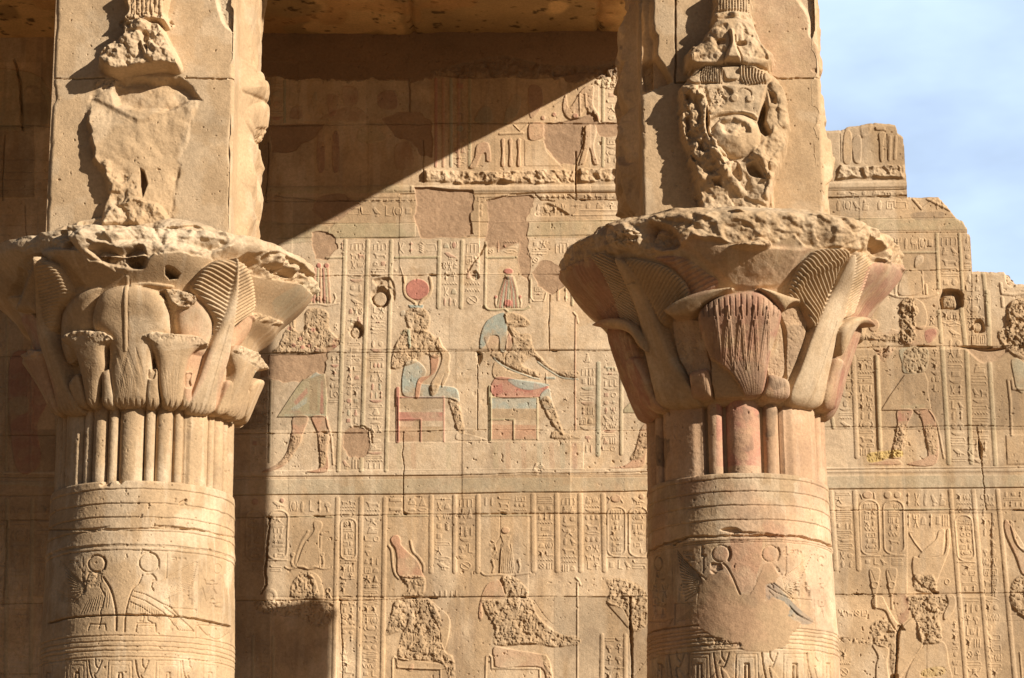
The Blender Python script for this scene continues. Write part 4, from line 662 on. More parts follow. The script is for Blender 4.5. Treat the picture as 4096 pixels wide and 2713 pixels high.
STEMS_L = [(0, 8.6, .030), (12.3, 3.4, .012), (22.2, 5.6, .018), (31.6, 3.2, .010), (45, 9.5, .028)]
STEMS_R = [(0, 13.2, .045), (19.6, 5.4, .016), (45, 18.2, .030), (70.4, 5.4, .016)]
def stems(s, spec, base, fold=45):
    th = np.degrees(s.th); out = np.full(s.nx, base - .075)
    a = np.abs((th + 45) % 90 - 45) if fold == 45 else np.abs((th + 90) % 180 - 90)
    for c, hw, h in spec:
        for cc in ({c, 90 - c} if fold == 90 else {c}):
            x = (a - cc) / hw; m = abs(x) < 1; w_ = math.radians(hw) * .8
            if c == 45: prof = base + h * .6 + .012 * (1 - abs(x)) - .022 * ss((abs(x) - .62) / .3)
            else: prof = base + h - w_ * .75 + w_ * .75 * np.sqrt(np.clip(1 - x * x, 0, 1))
            out = np.where(m, np.maximum(out, prof), out)
    s.H += out[None]

def shaft(name, ax, R0, R1, zb, zt, frame, rings, crack, deco, parent, seed, tint=0.0):
    rf = lambda z: R1 + (R0 - R1) * np.clip((zt - z) / (zt - 4.6), -1, 2)
    s = revolve_surface(ax, rf, zb, zt, 0.0052, R0, seed); s.frame(*frame)
    xc = 910 if frame[0] else 870
    zs = [s.g([(xc, y)])[0, 1] for y in rings]          # ring rows at the front line of the shaft
    rows = np.arange(s.ny)[:, None] + (s.N(0.5, 2) - .5) * 3 + (s.N(.09, 3) - .5) * 2
    for k, zr in enumerate(zs):
        d = (rows - zr) * s.c; s.H += -0.011 * np.exp(-(d / 0.0042) ** 2) + (0.007 * np.exp(-np.clip(-d, 0, 1) / 0.05) * (d < 0) if k < 7 else 0.003 * np.exp(-(np.abs(d) - .012) ** 2 / .0001))
    deco(s)
    if tint:
        q = ss((s.N(0.4, 4) - .45) / .2)[..., None] * tint; s.C += (PINK * 1.02 - s.C) * q
        q = ss((s.N(0.25, 4) - .56) / .1)[..., None] * tint * .8; s.C += (DARKST * 1.2 - s.C) * q
    rr = np.arange(s.ny)[:, None]; s.H -= 0.008 * ss(1 - rr / 3.) ** 2 + .05 * ss((s.N(.12, 4) - .66) / .1) * ss(1 - rr / 12.)
    for P_, wd in crack: s.line(P_, wd, -.045, jg=1.6, vary=.6, rnd=False)
    seam(s); Pp = rev_pts(s); o = build(s, Pp, 'shaft', parent, STONE, wrap=True); s.noise = {}
    return o
def tube(name, ax, r0_, r1_, z0, z1, parent, n=64):
    a = np.linspace(0, 2 * np.pi, n, endpoint=False); V = [(ax + r * math.sin(t), CY0 - r * math.cos(t), z) for r, z in ((r0_, z0), (r1_, z1)) for t in a]
    Q = [(i, (i + 1) % n, n + (i + 1) % n, n + i) for i in range(n)]; return mesh_np(name, V, Q, np.tile(BASE, (2 * n, 1)), STONE, parent)

def deco_left(s):
    h = -.010; l = lambda P, wd=.010, k=1.0, **q: s.line(P, wd, h * k, **q)
    for P in ([(0, 655), (560, 650), (700, 648), (940, 640), (1200, 645), (1460, 700)],): s.line(P, .016, -.02, jg=2, vary=.8)
    s.poly([(940, 625), (1040, 622), (1180, 640), (1280, 662), (1100, 648)], -.02, .01, rough=.02); s.poly([(500, 645), (560, 640), (690, 625), (560, 660)], -.015, .01); s.line([(1115, 488), (1150, 468)], .03, -.03)
    s.ring(597, 858, 52, w=.016, h=h * 1.6); s.ring(923, 850, 62, w=.014, h=h * 1.3); s.line([(870, 800), (880, 770), (930, 785), (985, 830), (985, 890)], .012, h); s.line([(640, 820), (655, 850), (645, 890)], .022, h * 2)
    s.poly([(545, 905), (620, 905), (640, 960), (620, 1000), (560, 1010), (530, 960)], -.006, .01, rough=.02, rc=.03, sm=False)
    l([(640, 945), (680, 1010), (705, 1090), (718, 1180), (718, 1270)], .020, 1.8, sm=True); l([(545, 930), (530, 1000), (500, 1050)]); l([(618, 1000), (650, 1060), (620, 1160), (625, 1200), (610, 1260)], .012, 1.2); l([(545, 1270), (555, 1235), (650, 1235), (655, 1270)], .012)
    for i in range(11): l([(540 + i * 14, 1090 - i * 6), (500 + i * 17, 1170 - i * 4)], .006, .7)
    for i in range(11): l([(530, 1000 + i * 3), (395 + i * 6, 860 + i * 24)], .008, .8)
    l([(905, 925), (945, 925), (962, 945), (968, 962), (945, 965), (938, 1000), (950, 1025)], .014, 1.5); l([(880, 930), (858, 980), (822, 1015), (795, 1090), (775, 1180), (770, 1280)], .014, 1.3, sm=True)
    l([(830, 1030), (900, 1050), (1010, 1110), (1060, 1130), (1120, 1200), (1200, 1275)], .010, 1.1); l([(815, 1060), (900, 1090), (1010, 1160), (1080, 1240), (1110, 1275), (1200, 1278)], .010, 1.0); l([(805, 1095), (880, 1130), (980, 1200)], .008)
    for i in range(13): l([(810 + i * 14, 1095 + i * 5), (806 + i * 15, 1130 + i * 6)], .006, .8)
    for i in range(9): l([(1010 + i * 10, 1120 + i * 8), (1090 + i * 14, 1265 + i * 2)], .006, .8)
    l([(950, 1000), (1060, 930), (1130, 890), (1215, 848)], .010, 1); l([(1020, 1085), (1100, 1050), (1160, 1010), (1225, 930)], .010)
    for i in range(13): l([(1085 - i * 4, 925 + i * 10), (1222 - i * 3, 855 + i * 13)], .009, 1.4)
    l([(890, 1170), (885, 1215), (860, 1215)], .012); l([(910, 1175), (915, 1210), (940, 1225)], .012); l([(840, 1280), (848, 1228), (962, 1232), (965, 1280)], .012, 1.2); l([(860, 1245), (960, 1245), (930, 1262)], .008)
    l([(1045, 1060), (1050, 1135), (1215, 1145), (1210, 1320)], .010); l([(1035, 800), (1030, 950)], .008); l([(1245, 830), (1240, 1180)], .006, .6); s.ring(1348, 893, 24, 30, .010, h); s.col(1060, 1060, 100, 815, 845, "mpt", h); s.col(430, 430, 60, 835, 862, "mp", h); s.col(500, 505, 25, 820, 1060, "j L K i", h); s.col(1140, 1140, 60, 1010, 1130, "D", h); s.col(1255, 1280, 120, 940, 1180, "Y D", h * 1.2, 0)
    l([(1255, 1010), (1280, 1100), (1310, 1060)], .010); l([(1225, 1240), (1280, 1300), (1350, 1330), (1420, 1290)], .012, 1.2, sm=True); l([(1225, 1240), (1430, 1262)], .010); s.poly([(1290, 1215), (1325, 1218), (1300, 1245)], -.04, .01, sm=False)
    for i in range(8): l([(345 + i * 3, 1020 + i * 9), (480, 1080 + i * 4)], .005, .5)
    for a_, b_, q in ((410, 540, .9), (665, 820, 1), (960, 1120, 1), (1255, 1350, 1), (270, 330, .8)):
        l([(a_, 1600), (a_ + 5, 1462), (b_ - 5, 1462), (b_, 1600)], .009, .9); l([(a_ + 22, 1600), (a_ + 24, 1488), (b_ - 24, 1488), (b_ - 22, 1600)], .006, .6); l([((a_ + b_) / 2 - 12, 1600), ((a_ + b_) / 2 - 10, 1535), ((a_ + b_) / 2 + 12, 1535), ((a_ + b_) / 2 + 14, 1600)], .014, 1.6)
    for x in (590, 880, 1170): l([(x - 42, 1460), (x - 30, 1540), (x, 1600)], .013, 1.5, sm=True); l([(x + 40, 1460), (x + 10, 1530), (x - 10, 1545), (x + 20, 1600)], .012, 1.3, sm=True); l([(x, 1450), (x + 2, 1490), (x + 18, 1510)], .012, 1.2)
def deco_right(s):
    h = -.010; l = lambda P, wd=.010, k=1.0, **q: s.line(P, wd, h * k, **q)
    s.line([(-20, 780), (300, 755), (420, 695), (560, 655), (700, 645), (860, 640), (1120, 640), (1290, 645), (1440, 680), (1560, 740)], .020, -.035, jg=2.5, vary=.6)
    s.poly([(780, 600), (830, 585), (890, 588), (930, 620), (860, 625), (800, 612)], -.03, .015, rough=.01); s.poly([(860, 620), (960, 612), (1120, 625), (1140, 660), (1000, 645), (870, 645)], -.015, .01, rough=.02)
    s.ring(786, 757, 56, w=.012, h=h * .9); s.ring(1108, 757, 54, w=.010, h=h * .9); s.poly([(720, 815), (790, 820), (800, 860), (740, 895), (715, 870)], -.012, .01, rough=.03, sm=False, jg=2); s.poly([(1120, 810), (1165, 850), (1190, 900), (1150, 910), (1120, 860)], -.008, .01, rough=.02, sm=False, jg=2); s.line([(838, 720), (850, 760), (835, 800)], .026, h * 2.4, sm=True); s.line([(1160, 720), (1172, 757), (1155, 800)], .018, h * 1.6, sm=True)
    s.ell(786, 757, 48, h=.003, col=PINK * .95, ca=.7); s.ell(1108, 757, 46, h=.002, col=PINK, ca=.6); s.poly([(850, 660), (1060, 660), (1050, 800), (1000, 960), (1000, 1010), (905, 1010), (860, 860), (840, 800)], 0, col=PINK * .9, ca=.75, sm=False)
    l([(800, 820), (830, 850), (868, 920), (890, 975), (912, 1025)], .016, 1.5, sm=True)
    s.poly([(1070, 960), (1140, 950), (1220, 1040), (1300, 1120), (1390, 1200), (1300, 1215), (1210, 1150), (1130, 1090), (1080, 1030)], 0, col=np.array([.20, .19, .16]), ca=.8)
    l([(1090, 970), (1150, 1010), (1240, 1050), (1380, 1062)], .010, 1); l([(1130, 950), (1210, 1010), (1270, 1060)], .010, 1); l([(1100, 1000), (1130, 1030)], .010)
    for i in range(10): l([(1230 + i * 6, 1090 + i * 7), (1300 + i * 11, 1205 + i * 1)], .006, .8)
    for i in range(15):                                     # raised wings
        a = -1.15 + i * .11; l([(690 - 40 + 2 * i, 900 + i * 6), (490 + i * 4 + 14, 755 + i * 22)], .009, 1.5); l([(1190 + i * 1, 920 + i * 5), (1382 - i * 9, 765 + i * 19)], .009, 1.5)
    l([(505, 740), (600, 850), (690, 925)], .012, 1.3); l([(1370, 740), (1290, 850), (1200, 900)], .010, 1)
    l([(675, 780), (672, 880)], .016, 1.6); s.ell(675, 770, 20, 9, h=h * 1.3); l([(665, 715), (665, 760)], .024, 1.3); l([(1213, 780), (1210, 900)], .012, 1.2); s.ell(1212, 765, 16, 8, h=h); l([(1212, 715), (1210, 750)], .016, 1)
    s.col(540, 540, 65, 735, 765, "m3", h); s.col(1240, 1240, 80, 730, 765, "m3t", h); s.ring(378, 820, 26, 45, .016, h * 1.4); s.col(330, 335, 120, 940, 1170, "DY D", h); s.col(500, 500, 60, 960, 1090, "D", h * .7); s.col(1320, 1330, 60, 940, 1060, "D", h * .7); s.col(1410, 1420, 60, 900, 1190, "D Y", h)
    l([(490, 1080), (490, 1220)], .008); l([(490, 1085), (620, 1075)], .006); l([(1395, 1060), (1400, 1240)], .008); l([(470, 760), (475, 1000)], .006, .6); l([(320, 1200), (420, 1200), (480, 1180), (440, 1240), (350, 1265)], .010)
    for i in range(7): l([(500 + i * 8, 1200 - i * 2), (600, 1120 + i * 12)], .005, .6)
    s.line([(300, 1290), (350, 1262), (470, 1240), (640, 1225)], .014, -.025, jg=2, vary=.5)
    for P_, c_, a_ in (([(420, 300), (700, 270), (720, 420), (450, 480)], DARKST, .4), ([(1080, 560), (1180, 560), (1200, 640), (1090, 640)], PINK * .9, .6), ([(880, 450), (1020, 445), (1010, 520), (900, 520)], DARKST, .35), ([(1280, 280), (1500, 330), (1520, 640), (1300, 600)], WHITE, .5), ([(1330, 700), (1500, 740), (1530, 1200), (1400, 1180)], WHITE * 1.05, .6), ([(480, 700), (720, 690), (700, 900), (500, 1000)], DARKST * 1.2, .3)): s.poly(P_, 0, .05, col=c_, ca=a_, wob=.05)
    for x_, y_, w2, h2, g_ in ((330, 860, 110, 330, "D YD"), (1240, 930, 140, 120, "DD"), (560, 760, 60, 60, "mt"), (1410, 760, 70, 120, "R i")): s.col(x_, x_, w2, y_, y_ + h2, g_, h * 1.3)
    # mortar repair
    s.poly([(800, 870), (850, 900), (905, 1020), (975, 1020), (1010, 960), (1060, 830), (1120, 820), (1170, 900), (1150, 940), (1080, 960), (1070, 1070), (1130, 1040), (1200, 1070), (1240, 1110), (1220, 1160), (1310, 1215), (1240, 1290), (1220, 1350), (1100, 1400), (940, 1390), (880, 1340), (760, 1320), (720, 1290), (640, 1240), (630, 1110), (640, 960), (720, 890)], .004, .012, sm=False, jg=3, mode='set', rough=.006, rc=.1, col=np.array([.40, .27, .155]), ca=1, name='mortar_patch')
    s.poly([(640, 1290), (740, 1300), (900, 1330), (900, 1370), (700, 1370), (640, 1340)], .0, .01, rough=.02, rc=.03)
    for a_, b_, q in ((575, 715, .9), (880, 1030, 1), (1190, 1350, 1), (1450, 1530, 1), (340, 440, .8)):
        l([(a_, 1600), (a_ + 5, 1412), (b_ - 5, 1412), (b_ + 4, 1600)], .009, .9); l([(a_ + 22, 1600), (a_ + 24, 1435), (b_ - 24, 1435), (b_ - 22, 1600)], .006, .6); l([((a_ + b_) / 2 - 12, 1600), ((a_ + b_) / 2 - 12, 1475), ((a_ + b_) / 2 + 12, 1475), ((a_ + b_) / 2 + 14, 1600)], .018, 2)
    for x in (500, 790, 1105, 1400): l([(x - 52, 1405), (x - 40, 1500), (x - 20, 1600)], .013, 1.6, sm=True); l([(x + 50, 1405), (x + 20, 1490), (x - 4, 1500), (x + 18, 1600)], .012, 1.3, sm=True); l([(x, 1395), (x + 2, 1430), (x + 22, 1460)], .012, 1.2); s.poly([(x - 60, 1600), (x - 30, 1520), (x + 20, 1515), (x + 60, 1600)], .006)

def profile(ax_u, pts, ax):
    """half widths (u px) at photo rows -> radius(z)"""
    zz_, rr = [], []
    for v, hw in pts:
        z = z_at(ax_u, v, CY0); pa = project([[ax, CY0, z]])[0]; sc = FPX / ((np.array([ax, CY0, z - CAMZ])) @ f0); zz_.append(z); rr.append(hw * 1.7305 / sc)
    i = np.argsort(zz_); zz_ = np.array(zz_)[i]; rr = np.array(rr)[i]
    zf = np.linspace(zz_[0] - .2, zz_[-1] + .4, 400); rfine = np.interp(zf, zz_, rr); k = np.exp(-.5 * (np.arange(-24, 25) / 10.) ** 2); k /= k.sum()
    rfine = np.convolve(np.pad(rfine, 24, mode='edge'), k, 'valid'); return lambda z: np.interp(z, zf, rfine)
def capital(ax, rf, zb, zt, rm, seed, deco, parent, label):
    s = revolve_surface(ax, rf, zb, zt, 0.0056, rm, seed); s.H[:] = (s.N(0.4, 4) - .5) * .012
    deco(s); seam(s); s.H += (s.N(0.05, 4) - .5) * .004
    Pp = rev_pts(s)
    # close the top with a rough disc that runs in under the pillar block
    rows = 60; f = np.linspace(1, .35, rows)[:, None, None]; cen = np.array([s.ax, CY0, 0]); rim = Pp[0:1]
    lump = .10 * (1 - f) + (np.cos(s.th)[None, :, None] > 0) * np.cos(s.th)[None, :, None] * (.10 if s.ax < 0 else .14) * ss((1 - f) / .40) * (.6 + (s.N(.3, 4)[:rows, :, None] - .5) * 1.2)
    topP = np.concatenate([(rim[..., :2] - cen[:2]) * f + cen[:2], rim[..., 2:] + lump], -1)
    Q = Surf(s.nx, rows + s.ny - 1, s.c, None, 1); Q.H = None; Q.C = np.concatenate([np.repeat(s.C[:1], rows - 1, 0), s.C]); Q.ID = np.concatenate([np.zeros((rows - 1, s.nx), np.int16), s.ID]); Q.keep = np.ones((rows + s.ny - 1, s.nx), bool); Q.names = s.names
    PP = np.concatenate([topP[::-1][:-1], Pp]);
    o = build(Q, PP, 'capital', parent, STONE, wrap=True); cap = o[''][0]; cap['label'] = label
    for k, L_ in o.items():
        for x in L_:
            if k: x.parent = cap
    s.noise = {}; return o
# ------------------------------------------------------------------ capitals
def V0(s, P, h, wd=.08, fl=.0, col=None, ca=.5, name=None, sm=True): s.poly(P, fl, .012, dome=h, dw=wd, mode='max', col=col, ca=ca, name=name, sm=sm)
def cap_left(s):
    zz_ = s.z; t = (zz_ - zz_[-1]) / (zz_[0] - zz_[-1]); th = np.degrees(s.th); a4 = np.abs((th + 45) % 90 - 45)
    s.H += (-.12 * ss((a4 - 22) / 16) * ss((t - .35) / .3)[:, None] * ss((1.02 - t) / .2)[:, None])         # four open flowers with gaps
    s.H += np.where(t < .62, -.075 * ss((.62 - t) / .1), 0)[:, None]
    for k in (-135, 135, 180, 90, -90):                                                                       # simple repeat round the back and sides
        pass
    s.frame(0, 850, 1.7423)
    dk = BASE * .93
    # lower row, background petals
    V0(s, [(430, 870), (435, 730), (480, 630), (550, 560), (640, 525), (720, 520), (700, 600), (670, 700), (670, 850), (560, 1000), (480, 1050), (440, 960)], .09, .11, -.03, BASE * .9, name='petal')
    V0(s, [(1230, 690), (1330, 590), (1400, 620), (1470, 740), (1470, 900), (1440, 1000), (1350, 1000), (1260, 900)], .06, .09, -.01, PINK * 1.1, .4, name='petal')
    V0(s, [(1550, 900), (1640, 800), (1745, 720), (1745, 800), (1690, 900), (1620, 960), (1560, 960)], .05, .08, -.01, PINK * 1.1, .7, name='petal')
    V0(s, [(1300, 1000), (1420, 970), (1420, 1100), (1360, 1250), (1300, 1330), (1260, 1180)], .04, .07, -.02, PINK * 1.1, .6); V0(s, [(1510, 1000), (1570, 1040), (1570, 1180), (1530, 1300), (1490, 1380), (1480, 1200)], .04, .07, -.02, PINK * 1.05, .6)
    V0(s, [(150, 740), (215, 710), (270, 770), (330, 880), (400, 1100), (440, 1300), (400, 1380), (330, 1200), (270, 1050), (220, 900)], .04, .08, -.02, RED * 1.1, .5)
    V0(s, [(670, 840), (655, 740), (690, 610), (740, 550), (820, 520), (900, 512), (1000, 522), (1100, 555), (1155, 620), (1178, 720), (1188, 850), (1150, 900), (1080, 950), (1065, 1040), (1062, 1130), (1035, 1250), (1000, 1345), (810, 1345), (785, 1230), (765, 1120), (770, 1000), (760, 930), (700, 870)], .12, .16, .0, None, name='flower_bud')
    s.line([(885, 455), (888, 700), (890, 980)], .03, .010); s.line([(872, 470), (875, 960)], .006, -.006); s.line([(903, 470), (905, 960)], .006, -.006)
    for k in range(5):
        for x0, x1 in ((830, 770), (830, 890), (900, 845), (900, 960), (955, 1005)): s.line([(x0 + (x1 - x0) * 0, 965 + k * 14), (x1, 1150 + k * 22)], .006, -.006)
    for k in range(9): s.line([(890 - 60 + k * 15, 1150 + abs(k - 4) * 8), (905 - 40 + k * 10, 1335)], .006, -.006)
    # palm fronds
    palmL = [(280, 345), (370, 350), (450, 420), (505, 530), (500, 590), (430, 690), (415, 800), (370, 850), (330, 740), (240, 700), (155, 690), (190, 560), (225, 450)]
    palmR = [(1612, 342), (1680, 365), (1728, 450), (1746, 560), (1742, 670), (1690, 740), (1610, 800), (1560, 900), (1500, 900), (1470, 840), (1478, 760), (1400, 640), (1325, 560), (1335, 500), (1400, 410), (1490, 345), (1560, 335)]
    V0(s, palmL, .07, .06, .02, BASE * .92, .7, name='palm_leaf'); s.ribs(palmL, (285, 350), (350, 800), .026, .6, .012)
    V0(s, palmR, .07, .06, .03, None, name='palm_leaf'); s.ribs(palmR, (1622, 345), (1510, 850), .030, .55, .016)
    V0(s, [(275, 350), (295, 350), (350, 700), (380, 800), (440, 1000), (490, 1200), (570, 1400), (440, 1402), (400, 1220), (370, 1050), (330, 850), (310, 650)], .075, .05, .05, BASE * .95, name='palm_stem')
    V0(s, [(1610, 345), (1630, 350), (1625, 500), (1600, 700), (1570, 900), (1550, 1050), (1500, 1250), (1470, 1402), (1310, 1385), (1370, 1150), (1430, 940), (1490, 800), (1560, 560)], .075, .05, .05, WHITE, .35, name='palm_stem'); s.line([(1540, 800), (1480, 1050), (1420, 1385)], .014, .010)
    # trumpet flowers with broken lips
    def trumpet(P, lip, nm='small_flower'):
        V0(s, P, .09, .09, .045, BASE * 1.02, name=nm); s.poly(lip, .14, .02, mode='max', rough=.03, rc=.05, col=WHITE, ca=.4, sm=False, jg=2)
    trumpet([(470, 900), (500, 855), (560, 840), (650, 835), (760, 850), (840, 910), (790, 930), (752, 965), (745, 1090), (705, 1200), (675, 1345), (620, 1345), (590, 1160), (560, 1010), (510, 940)], [(500, 880), (560, 842), (650, 836), (760, 848), (840, 912), (760, 935), (640, 960), (560, 925)])
    trumpet([(970, 880), (1040, 852), (1130, 855), (1280, 860), (1370, 880), (1428, 948), (1350, 970), (1300, 1050), (1280, 1200), (1250, 1350), (1150, 1350), (1105, 1200), (1090, 1050), (1040, 940)], [(970, 885), (1050, 850), (1180, 855), (1370, 882), (1425, 945), (1240, 975), (1130, 985), (1030, 915)])
    trumpet([(1560, 985), (1600, 930), (1700, 970), (1790, 1050), (1802, 1100), (1725, 1130), (1692, 1240), (1640, 1420), (1560, 1400), (1575, 1250), (1600, 1130), (1575, 1050)], [(1560, 985), (1600, 930), (1700, 970), (1800, 1090), (1740, 1110), (1640, 1050)])
    trumpet([(240, 1000), (300, 960), (365, 975), (372, 1060), (385, 1200), (430, 1400), (380, 1400), (300, 1200), (250, 1080)], [(240, 1000), (300, 955), (368, 975), (340, 1030), (260, 1040)])
    for k in range(5): s.line([(630 + k * 9, 1130 - abs(k - 2) * 20), (645 + k * 3, 1330)], .006, -.006); s.line([(1130 + k * 24, 1120 - abs(k - 2) * 10), (1165 + k * 12, 1340)], .006, -.006)
    for P in ([(722, 1130), (750, 1105), (778, 1105), (785, 1200), (795, 1345), (720, 1345), (718, 1240)], [(1030, 1110), (1060, 1098), (1095, 1105), (1100, 1220), (1105, 1345), (1025, 1345)], [(1272, 1130), (1300, 1115), (1332, 1125), (1330, 1230), (1320, 1345), (1265, 1345)], [(1550, 1185), (1590, 1180), (1592, 1280), (1560, 1402), (1500, 1402), (1530, 1290)], [(1665, 1245), (1705, 1240), (1700, 1330), (1670, 1440), (1625, 1430)], [(1720, 1200), (1790, 1170), (1770, 1300), (1725, 1480), (1690, 1460)], [(500, 1200), (560, 1130), (585, 1200), (610, 1345), (560, 1360), (520, 1280)]): V0(s, P, .07, .05, .04, None, name='small_bud')
    s.poly([(1275, 1140), (1325, 1130), (1310, 1180), (1320, 1220), (1280, 1230)], -.04, .01); s.poly([(1035, 1110), (1085, 1105), (1070, 1170), (1030, 1165)], -.04, .01)
    pos_ = np.clip(s.H, 0, None); s.H -= pos_ * ((1 - ss(t / .5)) * .68)[:, None]
    # rounded base lip
    d = np.arange(s.ny)[::-1] * s.c; s.H -= (.075 * (1 - np.sqrt(np.clip(1 - (1 - np.clip(d / .085, 0, 1)) ** 2, 0, 1))))[:, None]
    s.H -= .010 * (np.cos(np.degrees(s.th)[None] / 1.55 * 2 * np.pi / 2) > .3) * ss((.10 - d[:, None]) / .04)
    # hole and broken bits
    s.poly([(1150, 375), (1185, 370), (1230, 400), (1262, 430), (1240, 462), (1180, 468), (1152, 430)], -.16, .02, sm=False, jg=2, col=BASE * .7, ca=.8)
    s.poly([(1120, 545), (1240, 540), (1350, 590), (1350, 650), (1300, 690), (1220, 680), (1180, 650)], .09, .02, mode='max', rough=.05, rc=.05, col=BASE, ca=.4, jg=2, sm=False)
    s.poly([(1750, 690), (1960, 760), (1930, 790), (1800, 760), (1740, 760)], .02, .02, rough=.03); s.line([(1150, 640), (1190, 720), (1195, 860)], .03, -.05)
    # rim: lip of the bell with old breaks
    s.poly([(300, 350), (420, 300), (560, 460), (600, 520), (510, 560), (420, 420)], -.03, .05, col=BASE * .9)
    s.line([(930, 510), (1040, 500), (1200, 520)], .02, .03, rough=0) if 0 else s.line([(920, 512), (1040, 503), (1200, 525)], .03, .02)
    brk = [(290, 160), (420, 90), (560, 55), (900, 15), (1250, 40), (1560, 95), (1630, 170), (1625, 310), (1540, 335), (1440, 310), (1300, 290), (1150, 275), (1080, 290), (1040, 350), (1000, 405), (960, 395), (900, 425), (810, 420), (720, 355), (620, 320), (520, 270), (400, 262), (300, 235)]
    s.poly(brk, -.01, .02, rough=.08, rc=.22, sm=False, jg=3, col=WHITE * .95, ca=.45, wob=.02); s.poly(brk, .0, .03, rough=.03, rc=.09, sm=False)
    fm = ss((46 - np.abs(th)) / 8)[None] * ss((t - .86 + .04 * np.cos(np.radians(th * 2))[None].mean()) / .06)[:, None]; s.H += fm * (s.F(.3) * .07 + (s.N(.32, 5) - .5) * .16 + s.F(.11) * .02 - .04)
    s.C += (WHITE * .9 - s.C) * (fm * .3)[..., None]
    s.poly([(590, 250), (700, 200), (830, 240), (990, 200), (1030, 330), (1000, 395), (900, 400), (800, 380), (700, 330)], -.10, .04, rough=.10, rc=.10, col=BASE * .75, ca=.6)
    s.poly([(850, 230), (960, 190), (1020, 280), (990, 370), (900, 380), (860, 320)], -.10, .05, rough=.05)
    s.poly([(1640, 330), (1760, 265), (1960, 262), (2060, 300), (2140, 360), (2225, 440), (2225, 560), (2180, 580), (2100, 500), (1980, 480), (1880, 440), (1760, 400)], -.03, .025, rough=.12, rc=.09, sm=False, jg=3, col=BASE * .95, ca=.4)
    s.poly([(1930, 340), (2060, 370), (2090, 450), (1990, 440), (1930, 400)], -.09, .03, rough=.05); s.poly([(30, 380), (100, 300), (220, 255), (290, 300), (250, 420), (180, 500), (120, 580), (40, 600), (20, 500)], -.05, .03, rough=.12, rc=.1, col=BASE * .85, ca=.6, jg=3, sm=False)
    top = ss((t - .9) / .1)[:, None]; s.H -= .06 * top ** 2 * (.4 + s.N(.3, 4)); s.H += top * (s.N(.12, 4) - .5) * .07
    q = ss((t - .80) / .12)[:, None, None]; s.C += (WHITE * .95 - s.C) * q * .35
    s.frame(0, 850, 1.7423); s.poly([(1900, 620), (2150, 480), (2200, 560), (2000, 740)], 0, .02, col=BLUE, ca=.35)

